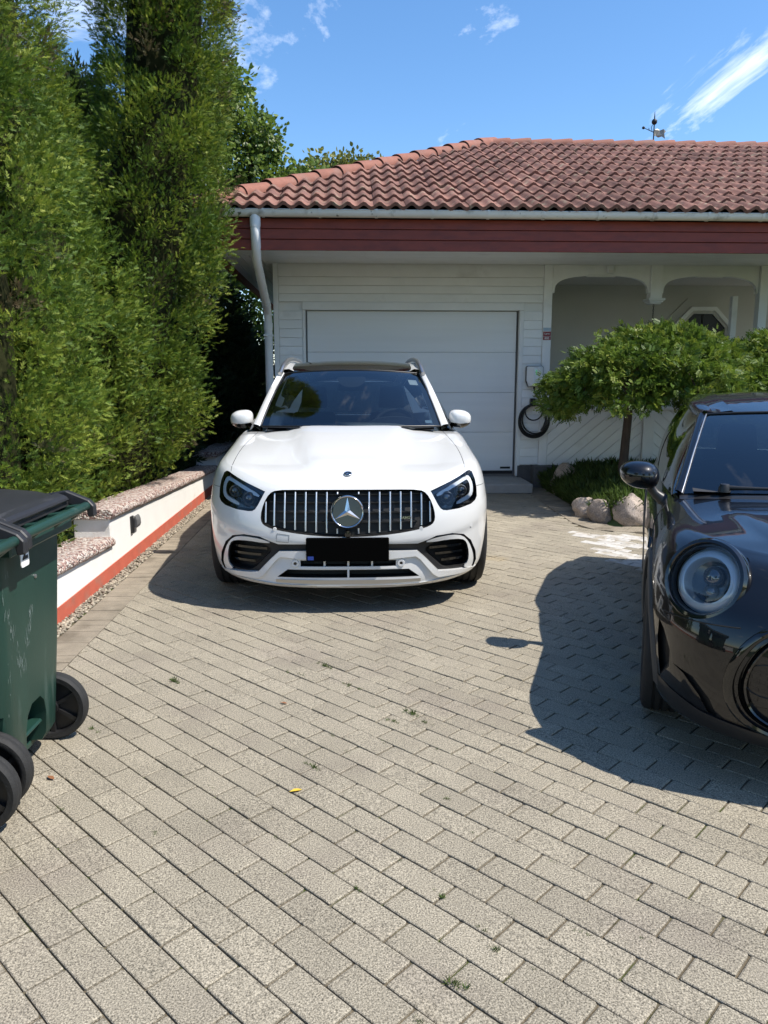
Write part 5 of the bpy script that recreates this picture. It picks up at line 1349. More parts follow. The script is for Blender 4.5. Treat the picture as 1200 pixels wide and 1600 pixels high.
# interior
m2 = MB(); m2.grid([[(.66*u, y, z) for u in np.linspace(-1, 1, 9)] for y, z in ((1.36,1.08),(1.55,1.10),(1.75,1.085),(1.84,1.02),(1.86,.90))]); suvp('dashboard', m2, 'dash', smooth=60)
m2 = MB(); m2.prism(rounded([(.12,1.05),(.60,1.05),(.56,1.135),(.44,1.165),(.28,1.165),(.16,1.135)],2), lambda u, v, k: (u, (1.70, 1.84)[k], v)); suvp('instrument_cowl', m2, 'grey_plastic', smooth=50)
for x in (-.37, .37):
    st = link('seat', None, suv, loc=(x, 2.35, .5))
    m2 = MB(); m2.hexa([(-.24,-.2,-.05),(.24,-.2,-.05),(.24,.3,-.05),(-.24,.3,-.05),(-.24,-.25,.12),(.24,-.25,.12),(.22,.22,.08),(-.22,.22,.08)]); suvp('cushion', m2, 'seat_leather', st, bevel=.04, seg=3, smooth=60)
    m2 = MB(); m2.hexa([(-.24,.18,.05),(.24,.18,.05),(.24,.34,.05),(-.24,.34,.05),(-.20,.36,.66),(.20,.36,.66),(.20,.46,.66),(-.20,.46,.66)]); suvp('backrest', m2, 'seat_leather', st, bevel=.04, seg=3, smooth=60)
    m2 = MB(); m2.hexa([(-.13,.37,.70),(.13,.37,.70),(.13,.47,.70),(-.13,.47,.70),(-.11,.40,.90),(.11,.40,.90),(.11,.49,.90),(-.11,.49,.90)]); suvp('headrest', m2, 'seat_leather', st, bevel=.03, seg=3, smooth=60)
Mx = Matrix.Translation((.37, 2.0, 1.045)) @ Matrix.Rotation(R(66), 4, 'X')
m2 = MB(); m2.tube([Mx @ Vector((.185*math.cos(a), .175*math.sin(a), 0)) for a in np.linspace(0, 2*math.pi, 37)[:-1]], .017, 8, closed=True); m2.hexa([Mx @ Vector(q) for q in ((-.18,-.02,-.01),(.18,-.02,-.01),(.18,.02,-.01),(-.18,.02,-.01),(-.18,-.03,.01),(.18,-.03,.01),(.18,.02,.01),(-.18,.02,.01))]); suvp('steering_wheel', m2, 'seat_leather', smooth=50)
m2 = MB(); m2.prism(rounded([(-.13,1.50),(.13,1.50),(.11,1.44),(.05,1.405),(-.05,1.405),(-.11,1.44)], 2), lambda u, v, k: (u, 2.02+.09*(1.5-v)*0-(1.53-v)*1.35+(0, .06)[k], v)); suvp('mirror_console', m2, 'dash', smooth=50)
m2 = MB(); m2.hexa([(-.12,2.03,1.37),(.12,2.03,1.37),(.12,2.05,1.37),(-.12,2.05,1.37),(-.12,2.02,1.43),(.12,2.02,1.43),(.12,2.04,1.43),(-.12,2.04,1.43)]); suvp('rear_view_mirror', m2, 'dash', bevel=.008)
a = [Vector(ws(u, v)) + Vector((0, .012, -.008)) for u, v in ((.80,.73),(.92,.73),(.915,.84),(.795,.84))]
m2 = MB(); m2.add(a, [(0,1,2,3)]); suvp('screen_sticker', m2, 'sign_white')
a = [Vector(ws(u, v)) + Vector((0, .012, -.008)) for u, v in ((.84,.06),(.93,.06),(.93,.10),(.84,.10))]
m2 = MB(); m2.add(a, [(0,1,2,3)]); suvp('screen_sticker', m2, 'sign_blue')
m2 = MB(); m2.box((-.66, 1.5, .3), (.66, 4.2, .5)); suvp('cabin_floor', m2, 'dash')

# ================================================================== BLACK HATCHBACK
mini = thing('parked_car', 'glossy black small hatchback with round headlight at the right edge', 'car', (1.847, 2.249, 0), R(-21.0), 'cars parked on the driveway')
def mp_(name, m2, m, parent=None, **k): return part(name, m2, m, parent or mini, wc=False, **k)
def mini_shell():
    K = np.arange(11)
    ZF = smooth_interp(K, [.160,.195,.28,.38,.48,.58,.66,.735,.79,.82,.832]); YF = smooth_interp(K, [.11,.055,.022,.004,.0,.008,.030,.075,.135,.195,.265])
    ZS = smooth_interp(K, [.17,.22,.32,.42,.52,.60,.68,0,0,0,0]); XS = smooth_interp(K, [.815,.842,.857,.864,.866,.864,.857,.842,.815,.78,.735])
    QZ = smooth_interp([6,7,8,9,10], [0,.36,.70,.90,1.0])
    zt = smooth_interp([.0,.265,.5,.9,1.3,1.6,2.6,3.4,3.86], [.832,.832,.850,.868,.885,.90,.93,.955,.93])
    nf, ns, nr = 54, 34, 22; YM = .88; n_ = 2.5; LEN = 3.86; YR = 3.1
    lev = np.linspace(0, 10, 44); half = [('f', math.pi/2*(i/nf)) for i in range(nf+1)] + [('s', YM+(YR-YM)*i/ns) for i in range(1, ns+1)] + [('r', math.pi/2*(1-i/nr)) for i in range(1, nr+1)]
    def pt(h_, k):
        X = float(XS(k)); yf = float(YF(k))
        if h_[0] == 'f':
            a = h_[1]; nk = interp([0,4.5,7.5,10], [3.15,3.15,2.55,2.5], k); x = X*math.sin(a)**(2/nk); y = YM-(YM-yf)*math.cos(a)**(2/nk); w = min(1, x/X)**3
        elif h_[0] == 's': x, y, w = X, h_[1], 1.0
        else:
            a = h_[1]; nn = 3.0; x = X*math.sin(a)**(2/nn); y = YR + (LEN-.12*abs(k-5)/5-YR)*math.cos(a)**(2/nn); w = 1.0
        zz = float(zt(y)); zf = float(ZF(k))
        zs = float(ZS(k)) if k <= 6 else .68+float(QZ(k))*(zz-.68)
        if h_[0] == 'f' and k > 6: zf = .66 + float(QZ(k))*(max(zz, .832)-.66)
        return (x, y, zf*(1-w)+zs*w)
    rings = [[pt(h_, k) for h_ in half] for k in lev]; rings = [r + [(-x, y, z) for x, y, z in r[-2:0:-1]] for r in rings]
    m2 = MB(); n1 = len(rings[0])
    for r in rings: m2.v += r
    for i in range(len(rings)-1):
        for j in range(n1): m2.f.append([i*n1+j, i*n1+(j+1) % n1, (i+1)*n1+(j+1) % n1, (i+1)*n1+j]); m2.mi.append(0)
    zc = smooth_interp([.0,.265,.5,.8,1.1,1.3,1.4], [.832,.832,.866,.895,.921,.936,.94]); top0 = (len(rings)-1)*n1; topr = rings[-1]; nh = len(half)-1; M_ = 44; rows = []
    for i in range(nh+1):
        x, y, z = topr[i]
        if i == 0 or i == nh: rows.append([top0+i]); continue
        row = [top0+(n1-i)]
        for j in range(1, M_):
            u = -1+2*j/M_; xx = x*u; c = 1-abs(u)**2.2
            if y < 1.40:
                xb = .54-(.97-y)*.30; sg = lambda t: 1/(1+math.exp(-max(-40, min(40, t))))
                b_ = sg((xb-abs(xx))/.010)*sg((.96-y)/.010)*sg((y-.42)/.05)
                zz = z + (float(zc(y))-z)*c + .012*b_
            else: zz = z - .14*min(1, (y-1.40)/.10)*min(1, (1-abs(u))*14)
            row.append(len(m2.v)); m2.v.append((xx, y, zz))
        row.append(top0+i); rows.append(row)
    for a, row, fl in ((rows[0][0], rows[1], 0), (rows[-1][0], rows[-2], 1)):
        for j in range(len(row)-1): q = [a, row[j], row[j+1]]; m2.f.append(q[::-1] if fl else q); m2.mi.append(0)
    for i in range(1, nh-1):
        dk = 1 if topr[i][1] > 1.36 else 0
        for j in range(M_): m2.f.append([rows[i][j], rows[i][j+1], rows[i+1][j+1], rows[i+1][j]]); m2.mi.append(dk if 0 < j < M_-1 else 0)
    c = len(m2.v); m2.v.append((0, 2.0, .17))
    for j in range(n1): m2.f.append([j, (j+1) % n1, c]); m2.mi.append(1)
    return m2
me = mini_shell().mesh('body', smooth=40); SH2 = Shell(me.copy()); body2 = link('body', me, mini, ['car_black', 'car_dark'])
LN = {}
for s_ in (1, -1):
    lx, lz = .655*s_, .735; c = Vector((lx, SH2.front(lx, lz), lz)); nrm = Vector((.50*s_, -.80, .34)).normalized()
    Mx = Matrix.Translation(c) @ nrm.to_track_quat('Z', 'Y').to_matrix().to_4x4(); LN[s_] = Mx @ Matrix.Scale(1.05, 4)
    m2 = MB(); n_ = 56
    m2.prism([(  .152*math.cos(2*math.pi*k/n_), .152*math.sin(2*math.pi*k/n_)) for k in range(n_)], lambda u, v, k: tuple(Mx @ Vector((u, v, (-.075, .14)[k])))); bool_cut(body2, m2)
GM = [(0,.690),(.30,.682),(.45,.650),(.545,.575),(.600,.440),(.585,.330),(.525,.262),(.40,.225),(0,.215)]
GMO = rounded(GM[:-1] + [(0,.215)] + mir(GM[1:-1]), 2)
GMI = [(x*.92, .45+(z-.45)*.90) for x, z in GMO]; GMC = [(x*.86, .45+(z-.45)*.82) for x, z in GMO]
bool_cut(body2, SH2.cutter(GMI, .03))
SLIT = [(.812,.545),(.795,.52),(.770,.45),(.768,.38),(.795,.315),(.808,.40),(.814,.47)]; WED = [(.760,.405),(.72,.385),(.665,.325),(.618,.245),(.600,.262),(.63,.325),(.69,.39)]
for s_ in (1, -1):
    mm = (lambda p: p) if s_ > 0 else mir
    bool_cut(body2, SH2.cutter(mm(SLIT), .06, .03, .015)); bool_cut(body2, SH2.cutter(mm(WED), .025, .03, .015))
WB = .80, 3.37
for y_ in WB:
    for s_ in (1, -1):
        c_ = MB(); cyl(c_, (y_, .315), .372, .60 if s_ > 0 else -1.2, 1.2 if s_ > 0 else -.60); bool_cut(body2, c_)
skin_normals(body2, SH2)
# grille: glossy surround, closed panel with a small cover
ring_o = dense(GMO, .03)
def ring_plate(A, B, off, thick, name, m, parent=None):
    k = len(A); m2 = MB(); f = SH2.front
    a = [(x, f(x, z)+off, z) for x, z in A]; b = [(x, f(x, z)+off, z) for x, z in B]; mid = [((p[0]+q[0])/2, (p[1]+q[1])/2-.006, (p[2]+q[2])/2) for p, q in zip(a, b)]
    back = lambda P: [(x, y+thick, z) for x, y, z in P]
    L = [back(a), a, mid, b, back(b)]
    m2.v = [p for l in L for p in l]
    for i in range(4):
        for j in range(k): m2.f.append([i*k+j, i*k+(j+1) % k, (i+1)*k+(j+1) % k, (i+1)*k+j]); m2.mi.append(0)
    return mp_(name, m2, m, parent, smooth=45)
gr2 = ring_plate(GMO, [(x*.95, .45+(z-.45)*.935) for x, z in GMO], -.010, .02, 'grille_surround', 'gloss_black')
ring_plate([(x*.90, .45+(z-.45)*.875) for x, z in GMO], [(x*.875, .45+(z-.45)*.845) for x, z in GMO], .006, .02, 'grille_ring', 'gloss_black', gr2)
mp_('grille_panel', SH2.plate(GMI, .022, .004, .04), 'car_black', gr2, smooth=40)
m2 = MB(); m2.tube([(x, SH2.front(x, z)+.021, z) for x, z in dense(rounded([(-.53,.385),(-.38,.375),(-.38,.50),(-.52,.50)], 2), .02)], .0025, 5, closed=True); mp_('cover_seam', m2, 'car_dark', gr2)
APR = [(0,.245),(.40,.236),(.56,.252),(.66,.262),(.76,.292),(.806,.31),(.802,.235),(.74,.20),(.60,.185),(.40,.172),(0,.165)]
mp_('lower_apron', SH2.plate(APR[:-1] + [(0,.165)] + mir(APR[1:-1]), -.008, .03, .03), 'satin_black', smooth=40)
for s_ in (1, -1):
    Mx = LN[s_]; hl = link('headlight', None, mini)
    m2 = MB(); m2.lathe([(.150,.020),(.153,.012),(.150,-.02),(.140,-.075)], 56, Mx); m2.lathe([(.150,.020),(.143,.034),(.132,.036),(.124,.026),(.121,-.01)], 56, Mx); mp_('bezel', m2, 'gloss_black', hl, smooth=50)
    m2 = MB(); m2.lathe([(.0001,-.055),(.045,-.05),(.075,-.04)], 48, Mx); mp_('lamp_bowl', m2, 'lamp_inner', hl, smooth=60)
    m2 = MB(); m2.lathe([(.075,-.04),(.080,-.005),(.085,.003),(.104,.001),(.112,-.012),(.120,-.02)], 56, Mx); mp_('light_ring', m2, 'light_guide', hl, smooth=60)
    m2 = MB(); m2.lathe([(.0001,-.018),(.02,-.021),(.034,-.03),(.038,-.045)], 32, Mx @ Matrix.Translation((.0,.022,0))); m2.lathe([(.0001,-.025),(.018,-.028),(.028,-.045)], 24, Mx @ Matrix.Translation((.0,-.036,0))); tag(mp_('projector_lens', m2, 'lamp_lens', hl, smooth=60))
    m2 = MB(); m2.lathe([(.0001,.036),(.04,.035),(.08,.030),(.105,.023),(.122,.012)], 56, Mx); mp_('lamp_cover', m2, 'lamp_glass', hl, smooth=60)
# seams: bonnet edge round the nose and along the sides
for s_ in (1, -1):
    pts = [(x*s_, SH2.front(x*s_, z)-.0005, z) for x, z in zip(np.linspace(.55, .80, 14), np.linspace(.615, .585, 14))]
    m2 = MB(); m2.tube(pts, .0028, 5); mp_('shut_line', m2, 'car_dark')
    pts = [(SH2.side(y, z, s_)+.0004*s_, y, z) for y, z in zip(np.linspace(.55, 1.20, 18), np.interp(np.linspace(.55, 1.2, 18), [.55,.8,1.2], [.62,.735,.765]))]
    pts += [(SH2.side(1.20+.05*t, .765+.10*t, s_)+.0003*s_, 1.20+.08*t, .765+.10*t) for t in np.linspace(.1, 1, 8)]
    m2 = MB(); m2.tube(pts, .0028, 5); mp_('shut_line', m2, 'car_dark')
    # arch moulding
    m2 = MB()
    for y_ in WB:
        rows = []
        for a in np.linspace(R(-8), R(188), 34):
            row = []
            for r_, d_ in ((.366, -.03), (.368, .004), (.385, .010), (.408, .008), (.415, .0)):
                y = y_+r_*math.cos(a); z = .315+r_*math.sin(a); sx = abs(SH2.side(y, max(z, .2), s_)) or .85
                row.append(((sx+d_)*s_, y, z))
            rows.append(row)
        m2 = MB(); m2.grid(rows); mp_('arch_moulding', m2, 'grey_plastic', smooth=50)
    rows = []
    for y in np.linspace(1.14, 3.02, 24): rows.append([((abs(SH2.side(y, z, s_))+d_)*s_, y, z) for z, d_ in ((.20, .004), (.24, .010), (.30, .010), (.325, .0))])
    m2 = MB(); m2.grid(rows); mp_('sill_moulding', m2, 'grey_plastic', smooth=50)
    for y_ in WB: wheel(mini, .758*s_, y_, .312, .205, s_, 'satin_black', 8)
    # side scuttle and mirror
    x = abs(SH2.side(1.13, .70, s_)); m2 = MB(); m2.hexa([(s_*(x-.01),1.02,.685),(s_*(x+.010),1.02,.685),(s_*(x+.010),1.20,.715),(s_*(x-.01),1.20,.715),(s_*(x-.01),1.05,.735),(s_*(x+.006),1.05,.735),(s_*(x+.006),1.20,.752),(s_*(x-.01),1.20,.752)]); mp_('side_scuttle', m2, 'gloss_black', bevel=.004)
    mr = link('door_mirror', None, mini, loc=(.918*s_, 1.46, .985))
    bm = bmesh.new(); bmesh.ops.create_uvsphere(bm, u_segments=32, v_segments=20, radius=1)
    for v in bm.verts:
        x, y, z = v.co; sx = x*s_; yy = .105*y
        if yy > .065: yy = .065+(yy-.065)*.1
        v.co = (s_*.100*math.copysign(abs(sx)**.85, sx), yy, .072*math.copysign(abs(z)**.85, z)*(1-.12*sx) + .012*sx)
    me_ = bpy.data.meshes.new('mirror_shell'); bm.to_mesh(me_); bm.free(); me_.shade_smooth(); link('mirror_shell', me_, mr, 'car_black')
    m2 = MB(); m2.tube([(-.05*s_, .02, -.055), (-.085*s_, .03, -.10), (-.13*s_, .02, -.135)], [.026, .024, .034], 10); mp_('mirror_arm', m2, 'satin_black', mr, smooth=60)
# greenhouse
def ws2(u, v):
    b = Vector((.705*u, 1.225+.135*u*u, .948-.040*u*u)); t = Vector((.568*u, 1.965+.085*u*u, 1.297-.022*u*u)); p = b.lerp(t, v); bul = 4*v*(1-v)*.018
    return (p.x, p.y-bul*.4, p.z+bul)
m2 = MB(); m2.grid([[ws2(u, v) for u in np.linspace(-1, 1, 29)] for v in np.linspace(0, 1, 13)]); mp_('windscreen', m2, 'windscreen_glass', smooth=60)
for s_ in (1, -1):
    m2 = MB(); m2.tube([Vector(ws2(s_, v))+Vector((.004*s_, -.003, .003)) for v in np.linspace(0, 1, 14)], .0045, 6); mp_('screen_edge_glint', m2, 'silver', smooth=60)  # silver tube stands in for the bright reflection along the screen edge
m2 = MB(); m2.tube([Vector(ws2(u, 1))+Vector((0, 0, .004)) for u in np.linspace(-1, 1, 21)], .006, 6); mp_('header_trim', m2, 'satin_black', smooth=60)
m2 = MB(); m2.grid([[(.72*u, 1.17+.15*u*u+d_, .932-.040*u*u+h_) for d_, h_ in ((-.02, -.004), (.03, .006), (.07, .012))] for u in np.linspace(-1, 1, 21)]); mp_('cowl', m2, 'satin_black', smooth=60)
belt = [(.742,1.34,.885),(.800,1.9,.912),(.806,2.6,.925),(.795,3.2,.94),(.70,3.62,.955)]; cant = [(.712,1.37,.915),(.588,2.05,1.275),(.640,2.45,1.318),(.640,3.0,1.318),(.585,3.58,1.245)]
zr2 = smooth_interp([1.965,2.1,2.4,2.8,3.2,3.62], [1.300,1.325,1.375,1.400,1.388,1.30])
for s_ in (1, -1):
    bc = curve(belt, 40); cc = curve(cant, 40); fx = lambda p: (p.x*s_, p.y, p.z)
    m2 = MB(); m2.grid([[fx(b.lerp(c, v)+Vector((.03*4*v*(1-v), 0, 0))) for v in np.linspace(0, 1, 9)] for b, c in zip(bc, cc)]); mp_('side_window', m2, 'side_glass', smooth=60)
    rows = []
    for t_ in np.linspace(0, 1, 18):
        a = Vector(ws2(1, t_)); o_ = Vector(cant[0]).lerp(Vector(cant[1]), t_)+Vector((.025, .055, -.006)); rows.append([fx(a), fx(a.lerp(o_, .3)+Vector((.012, -.014, .014))), fx(a.lerp(o_, .65)+Vector((.018, -.010, .012))), fx(o_), fx(o_+Vector((-.03, .04, -.03)))])
    m2 = MB(); m2.grid(rows); mp_('front_pillar', m2, 'car_black', smooth=60)
    rows = []
    for c in curve(cant[1:], 28):
        zz = float(zr2(c.y)); rows.append([fx(Vector((c.x+.012, c.y, c.z-.03))), fx(Vector((c.x+.018, c.y, c.z-.002))), fx(Vector((c.x+.0, c.y, c.z+.022))), fx(Vector((c.x-.06, c.y, zz-.028))), fx(Vector((c.x-.16, c.y, zz-.014)))])
    m2 = MB(); m2.grid(rows); mp_('roof_side', m2, 'car_black', smooth=60)
rows = [[(.566*u, 1.968+.085*u*u, 1.300-.022*u*u) for u in np.linspace(-1, 1, 25)]]
for y in np.linspace(2.10, 3.62, 20):
    w_ = interp([2.05,2.45,3.0,3.6], [.56,.585,.585,.52], y); rows.append([(w_*u, y, float(zr2(y))-.030*abs(u)**2.0) for u in np.linspace(-1, 1, 25)])
m2 = MB(); m2.grid(rows); mp_('roof', m2, 'car_black', smooth=60)
m2 = MB(); m2.grid([[(x*u, y, z) for u in np.linspace(-1, 1, 9)] for x, y, z in ((.53,3.61,1.29),(.60,3.74,1.12),(.68,3.80,.94))]); mp_('rear_window', m2, 'side_glass', smooth=60)
for x0, x1 in ((-.52, .05), (.08, .60)):
    P_ = [Vector((x0+(x1-x0)*t, 1.215+.135*((x0+(x1-x0)*t)/.7)**2+.03*t, .955+.02*t)) for t in np.linspace(0, 1, 8)]
    m2 = MB(); m2.tube(P_, [.014,.010,.008,.007,.006,.006,.006,.005], 8); wp = mp_('wiper_arm', m2, 'black_plastic', smooth=60)
    m2 = MB(); m2.lathe([(.0001,.02),(.02,.018),(.028,.0),(.03,-.02)], 16, Matrix.Translation(P_[0])); mp_('wiper_pivot', m2, 'black_plastic', wp, smooth=60)
m2 = MB(); m2.grid([[(.66*u, y, z) for u in np.linspace(-1, 1, 9)] for y, z in ((1.30,.93),(1.5,.945),(1.72,.93),(1.80,.86),(1.82,.75))]); mp_('dashboard', m2, 'dash', smooth=60)
for x in (-.35, .35):
    st = link('seat', None, mini, loc=(x, 2.10, .42))
    m2 = MB(); m2.hexa([(-.22,.18,.05),(.22,.18,.05),(.22,.34,.05),(-.22,.34,.05),(-.19,.34,.56),(.19,.34,.56),(.19,.44,.56),(-.19,.44,.56)]); mp_('backrest', m2, 'seat_leather', st, bevel=.04, seg=3, smooth=60)
    m2 = MB(); m2.hexa([(-.12,.35,.60),(.12,.35,.60),(.12,.45,.60),(-.12,.45,.60),(-.10,.38,.78),(.10,.38,.78),(.10,.46,.78),(-.10,.46,.78)]); mp_('headrest', m2, 'seat_leather', st, bevel=.03, seg=3, smooth=60)
Mx = Matrix.Translation((.34, 1.86, .93)) @ Matrix.Rotation(R(64), 4, 'X')
m2 = MB(); m2.tube([Mx @ Vector((.18*math.cos(a), .18*math.sin(a), 0)) for a in np.linspace(0, 2*math.pi, 33)[:-1]], .016, 8, closed=True); mp_('steering_wheel', m2, 'seat_leather', smooth=50)
m2 = MB(); m2.box((-.6, 1.45, .3), (.6, 3.5, .45)); mp_('cabin_floor', m2, 'dash')
m2 = MB(); m2.grid([[(.5*u, 2.15+i*.45, 1.265) for u in (-1, 0, 1)] for i in range(4)]); mp_('headliner', m2, 'headliner')

# ================================================================== WHEELED BINS
mat('bin_green', (0.011, 0.040, 0.030), 0.42, var=0.14, vscale=5, bump=0.05, bscale=120, spec=0.45, second=(0.10, 0.14, 0.125), s2=(0.60, 0.82), s2scale=5.5, stretch=(1.6, 1.6, .35))
mat('bin_lid', (0.016, 0.016, 0.018), 0.5, var=0.2, vscale=6, second=(0.055, 0.055, 0.06), s2=(0.6, 0.78), s2scale=7, stretch=(.5, 3, 3))
mat('scuff', (0.20, 0.25, 0.235), 0.8)
def rrect(cx, cy, hx, hy, r, n_=5):
    out = []
    for sx, sy, a0 in ((1,1,0),(-1,1,90),(-1,-1,180),(1,-1,270)):
        for k in range(n_+1):
            a = R(a0+90*k/n_); out.append((cx+sx*(hx-r)+r*math.cos(a), cy+sy*(hy-r)+r*math.sin(a)))
    return out
def make_bin(label, loc, rz, number=None):
    """local frame: +y is the back with wheels and handle, x runs along the axle"""
    t = thing('wheeled_bin', label, 'bin', loc, rz, 'wheeled bins at the left edge')
    p = lambda name, m2, m, parent=None, **k: part(name, m2, m, parent or t, wc=False, **k)
    lv = [(.075,.015,.205,.225,.05), (.11,.010,.22,.250,.06), (.45,-.012,.25,.292,.06), (.80,-.032,.278,.327,.06), (.92,-.04,.288,.338,.06)]
    rings = [[(x, y, z) for x, y in rrect(0, cy, hx, hy, r)] for z, cy, hx, hy, r in lv]
    m2 = MB(); n1 = len(rings[0])
    for r in rings: m2.v += r
    for i in range(len(rings)-1):
        for j in range(n1): m2.f.append([i*n1+j, i*n1+(j+1) % n1, (i+1)*n1+(j+1) % n1, (i+1)*n1+j]); m2.mi.append(0)
    m2.f.append(list(range(n1))[::-1]); m2.f.append([(len(rings)-1)*n1+j for j in range(n1)]); m2.mi += [0, 0]
    me_ = m2.mesh('bin_body', smooth=40); b = link('bin_body', me_, t, ['bin_green', 'bin_green'])
    # foot recess and wheel wells
    c_ = MB(); c_.prism([(-.085,.0),(.085,.0),(.085,.175),(.07,.225),(.035,.255),(-.035,.255),(-.07,.225),(-.085,.175)], lambda u, v, k: (u, (.10, .6)[k], v+.02)); bool_cut(b, c_)
    for s_ in (1, -1):
        c_ = MB(); cyl(c_, (.215, .145), .165, .218*s_ if s_ > 0 else -.5, .5 if s_ > 0 else -.218, 32); bool_cut(b, c_)
    b.data.shade_smooth(); b.data.set_sharp_from_angle(angle=R(35))
    m2 = MB(); m2.box((-.084, .105, .150), (.084, .250, .166)); p('foot_step', m2, 'bin_green', bevel=.006)
    m2 = MB(); m2.box((-.16, .06, .045), (.16, .20, .078)); p('base_rib', m2, 'bin_green', bevel=.008)
    # rim and handle
    A = rrect(0, -.04, .302, .352, .07); B = rrect(0, -.04, .288, .338, .06); m2 = MB(); n_ = len(A)
    L = [[(x, y, .885) for x, y in B], [(x, y, .885) for x, y in A], [(x, y, .94) for x, y in A], [(x, y, .95) for x, y in B]]
    m2.v = [q for l in L for q in l]
    for i in range(3):
        for j in range(n_): m2.f.append([i*n_+j, i*n_+(j+1) % n_, (i+1)*n_+(j+1) % n_, (i+1)*n_+j]); m2.mi.append(0)
    p('rim', m2, 'bin_green', smooth=40)
    m2 = MB(); m2.tube([(-.285,.395,.945), (-.15,.400,.947), (.15,.400,.947), (.285,.395,.945)], .0165, 14); hd = p('handle', m2, 'bin_green', smooth=60)
    for x in (-.285, -.1, .1, .285):
        w_ = .024 if abs(x) > .2 else .012
        m2 = MB(); m2.hexa([(x-w_,.30,.86),(x+w_,.30,.86),(x+w_,.385,.925),(x-w_,.385,.925),(x-w_,.30,.945),(x+w_,.30,.945),(x+w_,.405,.958),(x-w_,.405,.958)]); p('handle_bracket', m2, 'bin_green', hd, bevel=.004)
    m2 = MB(); m2.box((-.26, .290, .865), (.26, .345, .935)); p('back_rail', m2, 'bin_green', bevel=.006)
    # lid: shallow dome with hinge arms
    rows = []
    for i in range(15):
        v = i/14; y = -.42+.745*v; row = []
        for j in range(15):
            u = -1+2*j/14; hx = .318; z = .985+.040*(1-abs(u)**3)*(1-abs(2*v-1)**3) + .012*(1-abs(u)**8)*(1 if .08 < v < .9 else 0); row.append((hx*u, y, z))
        rows.append(row)
    m2 = MB(); m2.grid(rows)
    e = [r[0] for r in rows] + rows[-1][1:] + [r[-1] for r in rows[::-1]][1:] + rows[0][::-1][1:-1]
    k = len(e); m2.add(e + [(x*1.012, -.04+(y+.04)*1.012, .948) for x, y, z in e], [[i, (i+1) % k, k+(i+1) % k, k+i] for i in range(k)])
    lid = p('lid', m2, 'bin_lid', smooth=35, merge=.0005)
    m2 = MB(); m2.hexa([(-.27,.295,.975),(.27,.295,.975),(.27,.345,.968),(-.27,.345,.968),(-.25,.295,1.006),(.25,.295,1.006),(.255,.335,.99),(-.255,.335,.99)]); p('lid_rear_rib', m2, 'bin_lid', lid, bevel=.008)
    for x in (-.295, .295):
        m2 = MB(); pr = [(.20,.985),(.32,1.005),(.405,.968),(.425,.945),(.425,.905),(.40,.90),(.395,.932),(.30,.962),(.20,.958)]
        m2.prism(pr, lambda u, v, k: (x+(-.016, .016)[k], u, v)); p('hinge_arm', m2, 'bin_lid', lid, bevel=.004)
    for s_ in (1, -1):
        w = link('wheel', None, t, loc=(.262*s_, .218, .137)); M = Matrix.Rotation(R(90)*s_, 4, 'Y'); r = .137
        m2 = MB(); m2.lathe([(r*.80,.026),(r*.86,.030),(r*.94,.028),(r*.985,.020),(r,.008),(r*.985,.003),(r*.985,-.003),(r,-.008),(r*.985,-.020),(r*.94,-.028),(r*.80,-.026)], 48, M); p('tyre', m2, 'tyre', w, smooth=40)
        m2 = MB(); m2.lathe([(r*.82,.026),(r*.78,.020),(r*.76,.0),(r*.2,-.004),(r*.2,.028),(.0001,.03)], 40, M)
        p('hub_disc', m2, 'black_plastic', w, smooth=35)
        m2 = MB(); m2.lathe([(r*.82,-.026),(r*.78,-.020),(r*.76,-.002),(r*.2,-.006),(r*.2,-.028),(.0001,-.03)], 40, M)
        p('hub_disc', m2, 'black_plastic', w, smooth=35)
        for k in range(6):
            a = math.pi*k/3; q = lambda u, v, ww: M @ Vector((u*math.cos(a)-v*math.sin(a), u*math.sin(a)+v*math.cos(a), ww))
            m2 = MB(); m2.hexa([q(.028,-.006,-.018),(q(r*.78,-.009,-.018)),q(r*.78,.009,-.018),q(.028,.006,-.018),q(.028,-.006,.018),q(r*.78,-.009,.018),q(r*.78,.009,.018),q(.028,.006,.018)]); p('spoke', m2, 'black_plastic', w)
    m2 = MB(); m2.tube([(-.26,.218,.137),(.26,.218,.137)], .011, 10); p('axle', m2, 'iron', smooth=60)
    if number:
        rs_ = random.Random(4); m2 = MB(); yb_ = lambda z: interp([.11,.45,.80,.92], [.260,.280,.295,.298], z)+.0012
        for (xa, za), (xb, zb), n_ in (((.02,.62),(.10,.40),46), ((.20,.66),(.12,.44),40), ((.21,.80),(.215,.30),14)):
            for k in range(n_):
                f_ = rs_.random(); x = xa+(xb-xa)*f_+rs_.gauss(0, .010); z = za+(zb-za)*f_; l_ = rs_.uniform(.006, .03); w_ = rs_.uniform(.0003, .0008); tl = rs_.gauss(0, .12)
                m2.add([(x-w_, yb_(z), z), (x+w_, yb_(z), z), (x+w_+tl*l_, yb_(z+l_), z+l_), (x-w_+tl*l_, yb_(z+l_), z+l_)], [(0,1,2,3)])
        sc_ = p('scratches', m2, 'scuff'); sc_['kind'] = 'stuff'
        yb = .285
        m2 = MB(); pl = rrect(0, 0, .030, .052, .010); m2.prism(pl, lambda u, v, k: (u+.17, yb+.060+.003*k, v+.870)); s2 = p('number_sticker', m2, 'sign_white')
        link('number', text_mesh(number, .085, 'number', .0006, True), s2, 'car_dark', (.17, yb+.0642, .870), (R(90), 0, R(180)))
        m2 = MB(); m2.lathe([(.0001,.006),(.007,.004),(.008,0)], 12, Matrix.Translation((-.02, .293, .735)) @ Matrix.Rotation(R(-90), 4, 'X')); p('rivet', m2, 'silver', smooth=50)
    t.scale = (1.04, 1.04, 1.035)
    return t
make_bin('dark green wheeled bin with black lid and number 2 sticker', (-1.476, 2.80, 0), R(-91.0), '2')
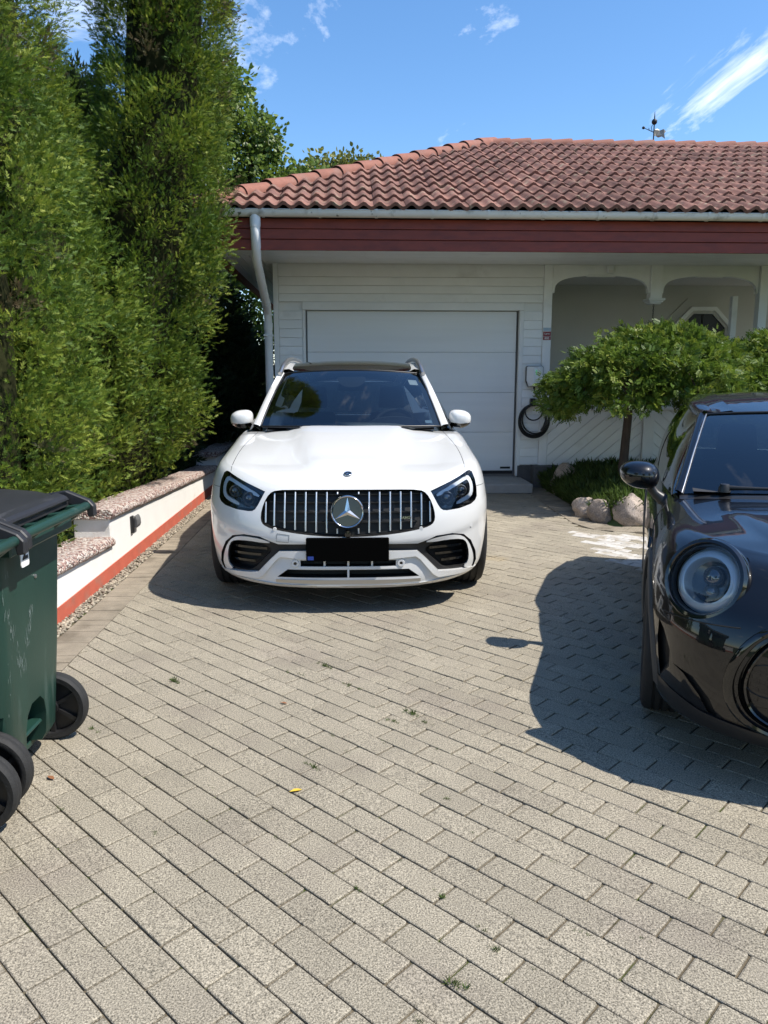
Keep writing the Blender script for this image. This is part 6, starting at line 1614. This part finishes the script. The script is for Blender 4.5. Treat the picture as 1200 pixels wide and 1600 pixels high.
make_bin('green wheeled bin cut by the left edge, only its wheel and handle end visible', (-1.468, 2.115, 0), R(-90.0))
